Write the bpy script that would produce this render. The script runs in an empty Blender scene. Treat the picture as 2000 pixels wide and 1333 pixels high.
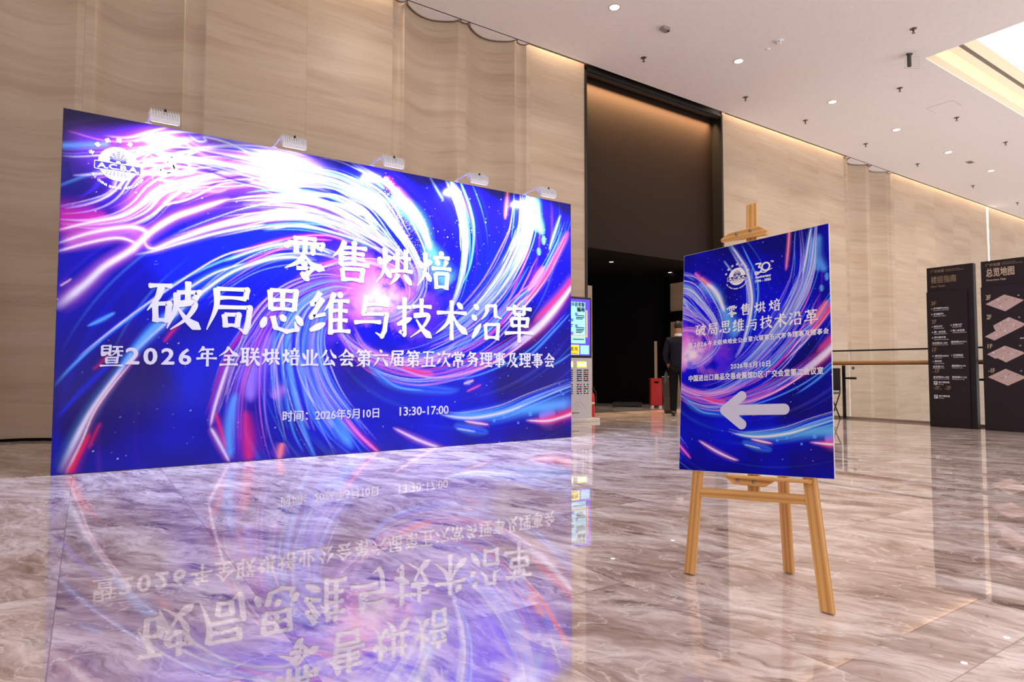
import bpy, bmesh, math, random
import numpy as np
from mathutils import Vector, Matrix, Euler
C = bpy.context.scene.collection
SC = bpy.context.scene
R = math.radians
rng = np.random.default_rng(7)
random.seed(7)

# ------------------------------------------------------------------ camera, world, exposure
cam_data = bpy.data.cameras.new('camera')
cam_data.sensor_width = 36.0
cam_data.lens = 1235.5 * 36.0 / 2000.0
cam_data.clip_end = 200
cam = bpy.data.objects.new('camera', cam_data)
C.objects.link(cam)
cam.matrix_world = Matrix(((0.82989707, -0.02728738, -0.55724882, 0),
                           (-0.55791399, -0.0375773, -0.8290476, 0),
                           (0.00168263, 0.99892109, -0.0464093, 0.85),
                           (0, 0, 0, 1)))
SC.camera = cam
SC.view_settings.view_transform = 'Standard'
SC.view_settings.look = 'None'
SC.view_settings.gamma = 1.0
SC.view_settings.exposure = 0.14
SC.view_settings.use_curve_mapping = False
SC.cycles.max_bounces = 8
SC.cycles.diffuse_bounces = 4
SC.cycles.glossy_bounces = 4
SC.cycles.transparent_max_bounces = 16
SC.cycles.sample_clamp_indirect = 6.0
SC.cycles.use_denoising = True
SC.cycles.caustics_reflective = False
SC.cycles.caustics_refractive = False

world = bpy.data.worlds.new('hall_fill')
SC.world = world
world.use_nodes = True
wn_ = world.node_tree                                   # ambient for the unseen hall; bright lower half added to lift the ceiling
bg = wn_.nodes['Background']
w_tc = wn_.nodes.new('ShaderNodeTexCoord')
w_sep = wn_.nodes.new('ShaderNodeSeparateXYZ')
w_r = wn_.nodes.new('ShaderNodeValToRGB')
w_m = wn_.nodes.new('ShaderNodeMapRange')
w_m.inputs['From Min'].default_value = -1.0
wn_.links.new(w_tc.outputs['Generated'], w_sep.inputs[0])
wn_.links.new(w_sep.outputs[2], w_m.inputs[0])
wn_.links.new(w_m.outputs[0], w_r.inputs[0])
w_r.color_ramp.elements[0].position = 0.40
w_r.color_ramp.elements[0].color = (1.0, 0.95, 0.94, 1)
w_r.color_ramp.elements[1].position = 0.52
w_r.color_ramp.elements[1].color = (0.32, 0.30, 0.29, 1)
wn_.links.new(w_r.outputs[0], bg.inputs[0])
bg.inputs[1].default_value = 2.05

def area(name, loc, size, power, color, direction, spread=180, shape='RECTANGLE', parent=None):
    l = bpy.data.lights.new(name, 'AREA')
    l.shape = shape
    l.size, l.size_y = size
    l.energy = power
    l.color = color
    l.spread = R(spread)
    o = bpy.data.objects.new(name, l)
    C.objects.link(o)
    o.location = loc
    o.rotation_euler = Vector(direction).to_track_quat('-Z', 'Y').to_euler()
    if parent: o.parent = parent
    return o

WARM = (1.0, 0.78, 0.55)
FLATS = [(1.22, 3.92, 1.3), (6.56, 7.92, 1.2), (12.13, 17.35, 1.0), (20.0, 40.0, 1.0)]
for a, b, k in FLATS:                                  # wall washers in the slot between ceiling and wall
    area('wall_washer_light', ((a+b)/2, 9.235, 7.15), (b-a-0.06, 0.03), 11*(b-a)*k, WARM, (0, 0.10, -1), 150)
area('header_slot_light', (10.02, 9.42, 6.745), (3.9, 0.03), 190, (1.0, 0.64, 0.32), (0, 0.16, -1), 76)
# unseen fill lights overhead, added to brighten the floor
for hx, hy in ((3.0, 1.8), (8.5, 0.6)):
    area('hall_fill_light', (hx, hy, 6.78), (3.0, 1.6), 72, (1.0, 0.93, 0.87), (0, 0, -1), 115)

# ------------------------------------------------------------------ helpers
def lin(r, g, b):
    f = lambda c: (c/255/12.92 if c/255 <= 0.04045 else ((c/255+0.055)/1.055)**2.4)
    return (f(r), f(g), f(b), 1.0)

MATS = {}
def mat(name, col, rough=0.5, metal=0.0, spec=0.5, emit=None, estr=0.0, alpha=1.0):
    """procedural Principled material with a little noise in tone"""
    if name in MATS: return MATS[name]
    m = bpy.data.materials.new(name)
    m.use_nodes = True
    nt = m.node_tree
    b = nt.nodes['Principled BSDF']
    b.inputs['Roughness'].default_value = rough
    b.inputs['Metallic'].default_value = metal
    b.inputs['Specular IOR Level'].default_value = spec
    tc = nt.nodes.new('ShaderNodeTexCoord')
    n = nt.nodes.new('ShaderNodeTexNoise')
    n.inputs['Scale'].default_value = 14
    n.inputs['Detail'].default_value = 3
    nt.links.new(tc.outputs['Object'], n.inputs['Vector'])
    mx = nt.nodes.new('ShaderNodeMix'); mx.data_type = 'RGBA'
    mx.inputs[6].default_value = tuple(c*0.93 for c in col[:3]) + (1,)
    mx.inputs[7].default_value = tuple(min(1, c*1.05) for c in col[:3]) + (1,)
    nt.links.new(n.outputs[0], mx.inputs[0])
    nt.links.new(mx.outputs[2], b.inputs['Base Color'])
    if emit:
        b.inputs['Emission Color'].default_value = emit
        b.inputs['Emission Strength'].default_value = estr
    MATS[name] = m
    return m

class MB:
    """collects simple solids into one mesh"""
    def __init__(self): self.v = []; self.f = []
    def add(self, vs, fs):
        b = len(self.v)
        self.v += [tuple(x) for x in vs]
        self.f += [tuple(i+b for i in f) for f in fs]
        return self
    def box(self, x0, x1, y0, y1, z0, z1, M=None):
        vs = [Vector(p) for p in ((x0,y0,z0),(x1,y0,z0),(x1,y1,z0),(x0,y1,z0),(x0,y0,z1),(x1,y0,z1),(x1,y1,z1),(x0,y1,z1))]
        if M: vs = [M @ p for p in vs]
        return self.add(vs, [(0,3,2,1),(4,5,6,7),(0,1,5,4),(1,2,6,5),(2,3,7,6),(3,0,4,7)])
    def prism(self, poly, d0, d1, axis='y', M=None):
        """polygon in the other two axes, extruded from d0 to d1 along axis"""
        def mk(p, d):
            q = {'y': (p[0], d, p[1]), 'x': (d, p[0], p[1]), 'z': (p[0], p[1], d)}[axis]
            return M @ Vector(q) if M else q
        n = len(poly)
        vs = [mk(p, d0) for p in poly] + [mk(p, d1) for p in poly]
        fs = [tuple(range(n)), tuple(range(2*n-1, n-1, -1))] + [(i, i+n, (i+1) % n + n, (i+1) % n) for i in range(n)]
        return self.add(vs, fs)
    def tube(self, pts, r, n=10, cap=True):
        pts = [Vector(p) for p in pts]
        rs = r if isinstance(r, (list, tuple)) else [r]*len(pts)
        b = len(self.v)
        up = Vector((0.13, 0.21, 0.97)).normalized()
        for i, p in enumerate(pts):
            t = (pts[min(i+1, len(pts)-1)] - pts[max(i-1, 0)]).normalized()
            s = t.cross(up)
            if s.length < 1e-3: s = t.cross(Vector((1, 0, 0)))
            s.normalize(); u = s.cross(t)
            for k in range(n):
                a = 2*math.pi*k/n
                self.v.append(tuple(p + (s*math.cos(a) + u*math.sin(a))*rs[i]))
        for i in range(len(pts)-1):
            for k in range(n):
                self.f.append((b+i*n+k, b+i*n+(k+1) % n, b+(i+1)*n+(k+1) % n, b+(i+1)*n+k))
        if cap:
            self.f.append(tuple(b+k for k in reversed(range(n))))
            self.f.append(tuple(b+(len(pts)-1)*n+k for k in range(n)))
        return self
    def lathe(self, prof, n=24, M=None):
        """profile of (r, z) about local z"""
        b = len(self.v)
        for r, z in prof:
            for k in range(n):
                a = 2*math.pi*k/n
                p = Vector((r*math.cos(a), r*math.sin(a), z))
                self.v.append(tuple(M @ p if M else p))
        for i in range(len(prof)-1):
            for k in range(n):
                self.f.append((b+i*n+k, b+i*n+(k+1) % n, b+(i+1)*n+(k+1) % n, b+(i+1)*n+k))
        self.f.append(tuple(b+k for k in reversed(range(n))))
        self.f.append(tuple(b+(len(prof)-1)*n+k for k in range(n)))
        return self
    def build(self, name, m, parent=None, bevel=0.0, smooth=False, seg=2):
        me = bpy.data.meshes.new(name)
        me.from_pydata(self.v, [], self.f)
        bm = bmesh.new(); bm.from_mesh(me)
        bmesh.ops.recalc_face_normals(bm, faces=bm.faces)
        if bevel > 0:
            es = [e for e in bm.edges if len(e.link_faces) == 2 and e.calc_face_angle(0) > 0.6]
            bmesh.ops.bevel(bm, geom=es, offset=bevel, segments=seg, profile=0.7, affect='EDGES', clamp_overlap=True)
        bm.to_mesh(me); bm.free()
        if smooth:
            for p in me.polygons: p.use_smooth = True
            try: me.set_sharp_from_angle(angle=R(38))
            except Exception: pass
        me.materials.append(m)
        o = bpy.data.objects.new(name, me)
        C.objects.link(o)
        if parent: o.parent = parent
        return o

def tag(o, label=None, cat=None, group=None, kind=None):
    if label: o['label'] = label
    if cat: o['category'] = cat
    if group: o['group'] = group
    if kind: o['kind'] = kind
    return o

def thing(name, loc, label, cat, group=None, rz=0.0):
    o = bpy.data.objects.new(name, None)
    o.empty_display_size = 0.1
    C.objects.link(o)
    o.location = loc
    o.rotation_euler = (0, 0, rz)
    return tag(o, label, cat, group)

def dup(root, loc, label, rz=None, group=None):
    r = root.copy(); C.objects.link(r); r.location = loc
    if rz is not None: r.rotation_euler = (0, 0, rz)
    r['label'] = label
    if group: r['group'] = group
    for ch in root.children:
        c = ch.copy(); C.objects.link(c); c.parent = r
        for g in ch.children:
            d = g.copy(); C.objects.link(d); d.parent = c
    return r

def struct(o):
    o['kind'] = 'structure'
    return o

# --- lettering: glyph outlines from the built-in face, made bold by laying shifted copies together
def text_geo(body, size=1.0, spacing=1.0):
    cu = bpy.data.curves.new('lettering', 'FONT')
    cu.body = body; cu.size = size; cu.space_character = spacing; cu.resolution_u = 3
    o = bpy.data.objects.new('lettering', cu)
    C.objects.link(o)
    dg = bpy.context.evaluated_depsgraph_get()
    me = bpy.data.meshes.new_from_object(o.evaluated_get(dg))
    vs = [(v.co.x, v.co.y) for v in me.vertices]
    fs = [tuple(p.vertices) for p in me.polygons]
    bpy.data.objects.remove(o); bpy.data.curves.remove(cu); bpy.data.meshes.remove(me)
    return vs, fs

def put_text(mb, body, x0, x1, z0, z1, y, bold=0.0, spacing=1.0, keep=True, slant=0.0):
    """letters filling the box x0..x1, z0..z1 on the plane y (front = -y)"""
    vs, fs = text_geo(body, 1.0, spacing)
    if not vs: return
    ax = min(v[0] for v in vs); bx = max(v[0] for v in vs); az = min(v[1] for v in vs); bz = max(v[1] for v in vs)
    sx = (x1-x0)/max(1e-6, bx-ax); sz = (z1-z0)/max(1e-6, bz-az)
    offs = [(0, 0)] if bold <= 0 else [(0, 0), (bold, 0), (-bold, 0), (0, bold*.8), (0, -bold*.8), (bold*.7, bold*.6), (-bold*.7, -bold*.6)]
    for k, (ox, oz) in enumerate(offs):
        mb.add([(x0+(v[0]-ax)*sx+ox+slant*(v[1]-az)*sz, y-0.00004*k, z0+(v[1]-az)*sz+oz) for v in vs], fs)

def flat(mb, name, m, parent):
    """a printed or stuck-on flat mesh whose faces keep their winding turned to -y"""
    me = bpy.data.meshes.new(name)
    me.from_pydata(mb.v, [], mb.f)
    me.materials.append(m)
    o = bpy.data.objects.new(name, me)
    C.objects.link(o)
    if parent: o.parent = parent
    return o

def poly_xz(mb, pts, y):
    mb.add([(p[0], y, p[1]) for p in pts], [tuple(range(len(pts)))])

def disc_xz(mb, cx, cz, r, y, n=40, r0=0.0, sq=1.0):
    if r0 <= 0:
        poly_xz(mb, [(cx+r*math.cos(2*math.pi*k/n), cz+sq*r*math.sin(2*math.pi*k/n)) for k in range(n)], y)
    else:
        b = len(mb.v)
        for k in range(n):
            a = 2*math.pi*k/n
            mb.v.append((cx+r*math.cos(a), y, cz+sq*r*math.sin(a)))
            mb.v.append((cx+r0*math.cos(a), y, cz+sq*r0*math.sin(a)))
        for k in range(n):
            k2 = (k+1) % n
            mb.f.append((b+2*k, b+2*k2, b+2*k2+1, b+2*k+1))

# --- node shorthand
def nodes_of(name, rough=0.5, spec=0.5):
    m = bpy.data.materials.new(name); m.use_nodes = True
    nt = m.node_tree
    b = nt.nodes['Principled BSDF']
    b.inputs['Roughness'].default_value = rough
    b.inputs['Specular IOR Level'].default_value = spec
    MATS[name] = m
    return m, nt, b
def nd(nt, typ, **kw):
    n = nt.nodes.new(typ)
    for k, v in kw.items():
        if k.startswith('i_'):
            key = k[2:]
            n.inputs[int(key) if key.isdigit() else key].default_value = v
        else: setattr(n, k, v)
    return n
def mth(nt, op, a, b=None, c=None):
    n = nt.nodes.new('ShaderNodeMath'); n.operation = op
    for i, x in enumerate((a, b, c)):
        if x is None: continue
        if isinstance(x, (int, float)): n.inputs[i].default_value = x
        else: nt.links.new(x, n.inputs[i])
    return n.outputs[0]
def ramp(nt, src, stops):
    r = nt.nodes.new('ShaderNodeValToRGB')
    e = r.color_ramp.elements
    while len(e) < len(stops): e.new(0.5)
    for el, (p, c) in zip(e, stops): el.position = p; el.color = c
    nt.links.new(src, r.inputs[0])
    return r.outputs[0]
def mixc(nt, fac, a, b, blend='MIX'):
    n = nt.nodes.new('ShaderNodeMix'); n.data_type = 'RGBA'; n.blend_type = blend
    for i, x in ((0, fac), (6, a), (7, b)):
        if isinstance(x, (int, float, tuple)): n.inputs[i].default_value = x
        else: nt.links.new(x, n.inputs[i])
    return n.outputs[2]

# ------------------------------------------------------------------ surface materials
def marble_floor():
    m, nt, b = nodes_of('polished_marble', 0.02, 0.9)
    b.inputs['IOR'].default_value = 1.7
    L = nt.links
    geo = nd(nt, 'ShaderNodeNewGeometry')
    sep = nd(nt, 'ShaderNodeSeparateXYZ'); L.new(geo.outputs['Position'], sep.inputs[0])
    fx = mth(nt, 'DIVIDE', mth(nt, 'ADD', sep.outputs[0], 0.069), 0.625)
    fy = mth(nt, 'DIVIDE', mth(nt, 'SUBTRACT', sep.outputs[1], 0.80), 1.0925)
    ix = mth(nt, 'FLOOR', fx); iy = mth(nt, 'FLOOR', fy)
    cid = nd(nt, 'ShaderNodeCombineXYZ'); L.new(ix, cid.inputs[0]); L.new(iy, cid.inputs[1])
    wn = nd(nt, 'ShaderNodeTexWhiteNoise', noise_dimensions='2D'); L.new(cid.outputs[0], wn.inputs['Vector'])
    off = nd(nt, 'ShaderNodeVectorMath', operation='SCALE'); L.new(wn.outputs['Color'], off.inputs[0]); off.inputs['Scale'].default_value = 9.0
    p0 = nd(nt, 'ShaderNodeVectorMath', operation='ADD'); L.new(geo.outputs['Position'], p0.inputs[0]); L.new(off.outputs[0], p0.inputs[1])
    ang = mth(nt, 'ADD', R(64), mth(nt, 'MULTIPLY', mth(nt, 'SUBTRACT', wn.outputs['Value'], 0.5), R(30)))
    rot = nd(nt, 'ShaderNodeVectorRotate', rotation_type='Z_AXIS'); L.new(p0.outputs[0], rot.inputs['Vector']); L.new(ang, rot.inputs['Angle'])
    warp = nd(nt, 'ShaderNodeTexNoise', i_Scale=1.5, i_Detail=4.0); L.new(rot.outputs[0], warp.inputs['Vector'])
    ws = nd(nt, 'ShaderNodeVectorMath', operation='SCALE'); L.new(warp.outputs['Color'], ws.inputs[0]); ws.inputs['Scale'].default_value = 0.42
    p1 = nd(nt, 'ShaderNodeVectorMath', operation='ADD'); L.new(rot.outputs[0], p1.inputs[0]); L.new(ws.outputs[0], p1.inputs[1])
    def stretched(sx, sy, scale, detail, rough=0.6):
        mp = nd(nt, 'ShaderNodeMapping'); L.new(p1.outputs[0], mp.inputs['Vector']); mp.inputs['Scale'].default_value = (sx, sy, 1)
        n = nd(nt, 'ShaderNodeTexNoise', i_Scale=scale, i_Detail=detail, i_Roughness=rough); L.new(mp.outputs[0], n.inputs['Vector'])
        return n.outputs[0]
    big = stretched(1, 2.8, 1.7, 8, 0.66)
    fine = stretched(1, 5.0, 6.0, 8, 0.68)
    tone = ramp(nt, big, [(0.30, lin(140, 118, 108)), (0.43, lin(186, 166, 157)), (0.53, lin(214, 200, 194)), (0.64, lin(240, 231, 227))])
    ft = ramp(nt, fine, [(0.32, lin(176, 163, 156)), (0.5, lin(238, 234, 232)), (0.68, lin(255, 252, 250))])
    col = mixc(nt, 0.85, tone, ft, 'MULTIPLY')
    dark = stretched(1.0, 4.2, 1.9, 7, 0.62)
    dm = ramp(nt, dark, [(0.555, (0, 0, 0, 1)), (0.66, (1, 1, 1, 1))])
    dg = stretched(1.0, 3.0, 9.0, 5, 0.7)
    dmg = mth(nt, 'MULTIPLY', dm, ramp(nt, dg, [(0.40, (0.1, .1, .1, 1)), (0.58, (0.95, .95, .95, 1))]))
    col = mixc(nt, dmg, col, lin(104, 84, 75))
    vein = stretched(1.0, 1.8, 2.6, 5, 0.55)
    va = mth(nt, 'ABSOLUTE', mth(nt, 'SUBTRACT', vein, 0.5))
    vm = ramp(nt, va, [(0.0, (0.55, .55, .55, 1)), (0.012, (0, 0, 0, 1))])
    col = mixc(nt, vm, col, lin(238, 226, 220))
    # thin joints between the slabs
    ex = mth(nt, 'MULTIPLY', mth(nt, 'PINGPONG', fx, 0.5), 0.625)
    ey = mth(nt, 'MULTIPLY', mth(nt, 'PINGPONG', fy, 0.5), 1.0925)
    e = mth(nt, 'MINIMUM', ex, ey)
    jm = mth(nt, 'MULTIPLY', mth(nt, 'LESS_THAN', e, 0.0018), 0.6)
    col = mixc(nt, jm, col, lin(120, 100, 92))
    L.new(col, b.inputs['Base Color'])
    rr = mth(nt, 'ADD', 0.004, mth(nt, 'MULTIPLY', fine, 0.012))
    L.new(rr, b.inputs['Roughness'])
    return m

def limestone():
    m, nt, b = nodes_of('veined_limestone', 0.42, 0.35)
    L = nt.links
    geo = nd(nt, 'ShaderNodeNewGeometry')
    sep = nd(nt, 'ShaderNodeSeparateXYZ'); L.new(geo.outputs['Position'], sep.inputs[0])
    fx = mth(nt, 'DIVIDE', mth(nt, 'ADD', sep.outputs[0], 0.13), 1.353)
    ix = mth(nt, 'FLOOR', fx)
    wn = nd(nt, 'ShaderNodeTexWhiteNoise', noise_dimensions='1D'); L.new(ix, wn.inputs['W'])
    off = nd(nt, 'ShaderNodeVectorMath', operation='SCALE'); L.new(wn.outputs['Color'], off.inputs[0]); off.inputs['Scale'].default_value = 7.0
    p0 = nd(nt, 'ShaderNodeVectorMath', operation='ADD'); L.new(geo.outputs['Position'], p0.inputs[0]); L.new(off.outputs[0], p0.inputs[1])
    warp = nd(nt, 'ShaderNodeTexNoise', i_Scale=0.8, i_Detail=3.0); L.new(p0.outputs[0], warp.inputs['Vector'])
    ws = nd(nt, 'ShaderNodeVectorMath', operation='SCALE'); L.new(warp.outputs['Color'], ws.inputs[0]); ws.inputs['Scale'].default_value = 0.16
    p1 = nd(nt, 'ShaderNodeVectorMath', operation='ADD'); L.new(p0.outputs[0], p1.inputs[0]); L.new(ws.outputs[0], p1.inputs[1])
    def st(sc, scale, detail, rough):
        mp = nd(nt, 'ShaderNodeMapping'); L.new(p1.outputs[0], mp.inputs['Vector'])
        mp.inputs['Scale'].default_value = sc; mp.inputs['Rotation'].default_value = (0, R(4), 0)
        n = nd(nt, 'ShaderNodeTexNoise', i_Scale=scale, i_Detail=detail, i_Roughness=rough); L.new(mp.outputs[0], n.inputs['Vector'])
        return n.outputs[0]
    a = st((0.22, 0.1, 2.6), 1.5, 5, 0.55)
    f = st((0.24, 0.1, 6.0), 3.2, 7, 0.62)
    col = ramp(nt, a, [(0.30, lin(176, 154, 134)), (0.46, lin(186, 166, 145)), (0.58, lin(191, 172, 152)), (0.7, lin(195, 178, 159))])
    c2 = ramp(nt, f, [(0.28, lin(238, 233, 227)), (0.5, lin(247, 244, 240)), (0.7, lin(255, 255, 252))])
    col = mixc(nt, 0.8, col, c2, 'MULTIPLY')
    vn = st((0.26, 0.12, 4.2), 2.2, 6, 0.58)
    vm = ramp(nt, vn, [(0.60, (0, 0, 0, 1)), (0.74, (0.34, .34, .34, 1))])
    col = mixc(nt, vm, col, lin(150, 124, 102))
    ex = mth(nt, 'MULTIPLY', mth(nt, 'PINGPONG', fx, 0.5), 1.353)
    col = mixc(nt, mth(nt, 'MULTIPLY', mth(nt, 'LESS_THAN', ex, 0.003), 0.35), col, lin(130, 108, 90))
    L.new(col, b.inputs['Base Color'])
    return m

def pine():
    m, nt, b = nodes_of('pine_wood', 0.45, 0.4)
    L = nt.links
    tc = nd(nt, 'ShaderNodeTexCoord')
    mp = nd(nt, 'ShaderNodeMapping'); L.new(tc.outputs['UV'], mp.inputs['Vector'])
    mp.inputs['Scale'].default_value = (16, 0.7, 1)
    n = nd(nt, 'ShaderNodeTexNoise', i_Scale=2.0, i_Detail=5.0); L.new(mp.outputs[0], n.inputs['Vector'])
    w = nd(nt, 'ShaderNodeTexWave', wave_type='BANDS', bands_direction='X', i_Scale=0.9, i_Distortion=3.2, i_Detail=3.0); L.new(mp.outputs[0], w.inputs['Vector'])
    col = ramp(nt, w.outputs[0], [(0.0, lin(204, 146, 78)), (0.2, lin(220, 165, 94)), (0.7, lin(226, 174, 103)), (1.0, lin(231, 184, 116))])
    col = mixc(nt, 0.5, col, ramp(nt, n.outputs[0], [(0.3, lin(206, 186, 160)), (0.6, (1, 1, 1, 1))]), 'MULTIPLY')
    k = nd(nt, 'ShaderNodeTexNoise', i_Scale=9.0, i_Detail=2.0); L.new(tc.outputs['UV'], k.inputs['Vector'])
    km = ramp(nt, k.outputs[0], [(0.74, (0, 0, 0, 1)), (0.78, (0.7, .7, .7, 1))])
    col = mixc(nt, km, col, lin(96, 58, 26))
    L.new(col, b.inputs['Base Color'])
    return m

def printed(name, rough=0.18, spec=0.5):
    m, nt, b = nodes_of(name, rough, spec)
    a = nd(nt, 'ShaderNodeVertexColor', layer_name='print')
    nt.links.new(a.outputs['Color'], b.inputs['Base Color'])
    return m

def clear_glass():
    m = bpy.data.materials.new('clear_glass'); m.use_nodes = True
    nt = m.node_tree; nt.nodes.remove(nt.nodes['Principled BSDF'])
    out = [n for n in nt.nodes if n.type == 'OUTPUT_MATERIAL'][0]
    t = nd(nt, 'ShaderNodeBsdfTransparent'); t.inputs[0].default_value = (0.96, 0.975, 0.97, 1)
    g = nd(nt, 'ShaderNodeBsdfGlossy'); g.inputs['Roughness'].default_value = 0.01
    fr = nd(nt, 'ShaderNodeFresnel'); fr.inputs[0].default_value = 1.25
    mx = nd(nt, 'ShaderNodeMixShader')
    nt.links.new(fr.outputs[0], mx.inputs[0]); nt.links.new(t.outputs[0], mx.inputs[1]); nt.links.new(g.outputs[0], mx.inputs[2])
    nt.links.new(mx.outputs[0], out.inputs[0])
    MATS['clear_glass'] = m
    return m

FLOOR = marble_floor(); STONE = limestone(); PINE = pine(); GLASS = clear_glass()
CEIL = mat('ceiling_paint', lin(236, 232, 233), 0.9, spec=0.2)
BLACK = mat('black_metal', lin(20, 17, 16), 0.45)
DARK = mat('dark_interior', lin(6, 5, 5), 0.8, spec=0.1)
BRONZE = mat('bronze_panel', lin(33, 20, 12), 0.6, spec=0.15)
WHITEP = mat('white_plastic', lin(232, 232, 236), 0.4)
PRINTWHITE = mat('white_print', lin(206, 206, 226), 0.25)
DARKSIGN = mat('dark_sign_metal', lin(36, 29, 25), 0.45, spec=0.25)
GOLDTXT = mat('gold_lettering', lin(136, 112, 82), 0.4)
WHITETXT = mat('pale_lettering', lin(226, 224, 226), 0.45)

# ------------------------------------------------------------------ the room
mb = MB(); mb.box(-16, 11.46, -4, 9.6, -0.25, 0); mb.box(7.6, 13.6, 9.6, 15.0, -0.25, 0); mb.box(11.46, 12.3, 9.1, 9.6, -0.25, 0)
fl = struct(mb.build('floor', FLOOR))
mb = MB(); mb.box(11.46, 45, -4, 9.6, -4.4, -4.2)
struct(mb.build('floor_lower', FLOOR))

def arc(x0, x1, d, n=14):
    return [(x0+(x1-x0)*t/n, 9.28 + d*math.sin(math.pi*t/n)**0.9) for t in range(n+1)]
def feature(s):
    return (arc(s, s+0.2, 0.05, 8) + arc(s+0.2, s+1.19, 0.25)[0:] + arc(s+1.19, s+1.37, 0.012, 4) + arc(s+1.37, s+2.36, 0.25) + arc(s+2.36, s+2.616, 0.06, 8))
prof1 = [(-16, 9.28)] + feature(-6.73) + feature(-1.40) + feature(3.928) + [(7.93, 9.28)]
prof2 = [(12.11, 9.28)] + feature(17.36) + feature(30.9) + [(45, 9.28)]
def clean(p):
    q = [p[0]]
    for a in p[1:]:
        if abs(a[0]-q[-1][0])+abs(a[1]-q[-1][1]) > 1e-4: q.append(a)
    return q
prof1, prof2 = clean(prof1), clean(prof2)
mb = MB()
for prof, zb in ((prof1, 0.0), (prof2, -4.2)):
    back = [(prof[-1][0], 9.75), (prof[0][0], 9.75)]
    n = len(prof)
    vs = [(x, y, zb) for x, y in prof] + [(x, y, 7.25) for x, y in prof]
    b0 = len(mb.v)
    mb.v += vs
    for i in range(n-1): mb.f.append((b0+i, b0+i+1, b0+n+i+1, b0+n+i))
    # thickness: ends and back
    e = [(prof[0][0], 9.75, zb), (prof[-1][0], 9.75, zb), (prof[0][0], 9.75, 7.25), (prof[-1][0], 9.75, 7.25)]
    b1 = len(mb.v); mb.v += e
    mb.f += [(b1, b1+2, b1+3, b1+1), (b0, b0+n, b1+2, b1), (b0+n-1, b1+1, b1+3, b0+2*n-1)]
wall = struct(mb.build('wall_back', STONE, smooth=True))

# dark strip in place of the shaded recess at the foot of the wall
mb = MB()
for prof, zb in ((prof1, 0.0),):
    for (xa, ya), (xb, yb) in zip(prof, prof[1:]):
        mb.add([(xa, ya-0.004, 0.0), (xb, yb-0.004, 0.0), (xb, yb-0.004, 0.035), (xa, ya-0.004, 0.035),
                (xa, ya, 0.0), (xb, yb, 0.0), (xb, yb, 0.035), (xa, ya, 0.035)], [(0, 1, 2, 3), (3, 2, 6, 7)])
struct(mb.build('recess_shade_strip', DARK))

# ceiling with the coffer opening (x 13.11..27, y -3..5.4)
mb = MB()
ZC = 6.81
cx0, cx1, cy0, cy1 = 13.11, 27.0, -3.0, 5.40
for x0, x1, y0, y1 in ((-16, cx0, -12, 9.19), (cx1, 45, -12, 9.19), (cx0, cx1, -12, cy0), (cx0, cx1, cy1, 9.19)):
    mb.box(x0, x1, y0, y1, ZC, ZC+0.02)
mb.box(-14, 45, 9.19, 9.9, 7.2, 7.25)                  # lid of the washer slot
mb.box(-14, 45, 9.17, 9.19, ZC, 7.2)                  # upstand of the slot
struct(mb.build('ceiling', CEIL))
# soffit following the fluted wall, a finger's breadth higher than the ceiling
mb = MB()
for s in (-6.73, -1.40, 3.928, 17.36, 30.9):
    f = clean(feature(s))
    for (xa, ya), (xb, yb) in zip(f, f[1:]):
        q = [(xa, 9.185), (xb, 9.185), (xb, max(9.2, yb-0.03)), (xa, max(9.2, ya-0.03))]
        mb.add([(x, y, 6.812) for x, y in q]+[(x, y, 6.832) for x, y in q], [(3, 2, 1, 0), (4, 5, 6, 7), (0, 1, 5, 4), (2, 3, 7, 6)])
struct(mb.build('trim_1', CEIL))
# dark bead along the ceiling edge, following the flutes
mb = MB()
def bead(path):
    for (xa, ya), (xb, yb) in zip(path, path[1:]):
        mb.add([(x, y+d, z) for z in (6.800, 6.813) for x, y, d in ((xa, ya, -.022), (xb, yb, -.022), (xb, yb, 0), (xa, ya, 0))],
               [(0, 3, 2, 1), (4, 5, 6, 7), (0, 1, 5, 4), (2, 3, 7, 6)])
for prof in (prof1, prof2):
    bead([(x, max(9.2, y-0.028) if y > 9.285 else 9.2) for x, y in prof])
struct(mb.build('trim_2', mat('ceiling_edge_bead', lin(112, 90, 72), 0.6)))

# the coffer: lip, glowing cove, peach face, linear diffuser, tan face and white lid
def lamp_mat(name, col, s):
    return mat(name, col, 0.6, emit=col, estr=s)
mb = MB(); mb.box(cx0, cx1, cy1+0.001, cy1+0.03, ZC+0.021, 7.0); mb.box(cx0-0.03, cx0-0.001, cy0, cy1, ZC+0.021, 7.9); mb.box(cx0, cx1, cy0-0.03, cy0-0.001, ZC+0.021, 7.9); mb.box(cx1+0.001, cx1+0.03, cy0, cy1, ZC+0.021, 7.9)
mb.box(cx0, cx1, cy1+0.031, cy1+0.30, 6.97, 6.99); mb.box(cx0, cx1, cy1+0.301, cy1+0.33, 6.97, 7.30); mb.box(cx0, cx1, cy1+0.031, cy1+0.30, 7.30, 7.32)
mb.box(cx0, cx1, cy1+0.001, cy1+0.03, 7.27, 7.49); mb.box(cx0, cx1, cy1+0.001, cy1+0.03, 7.60, 7.9)
struct(mb.build('trim_3', mat('coffer_paint', lin(226, 200, 174), 0.8)))
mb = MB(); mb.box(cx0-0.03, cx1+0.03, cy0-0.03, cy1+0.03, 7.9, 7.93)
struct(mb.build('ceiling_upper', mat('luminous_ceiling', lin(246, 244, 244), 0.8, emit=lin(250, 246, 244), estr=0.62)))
vent = thing('linear_vent', ((cx0+cx1)/2, cy1, 7.49), 'long dark slotted air diffuser inside the ceiling coffer', 'vent')
mb = MB(); mb.box(cx0-20.055, cx1-20.055, 0.012, 0.03, 0, 0.11); mb.build('frame', mat('vent_dark', lin(70, 58, 50), 0.6), vent)
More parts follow.
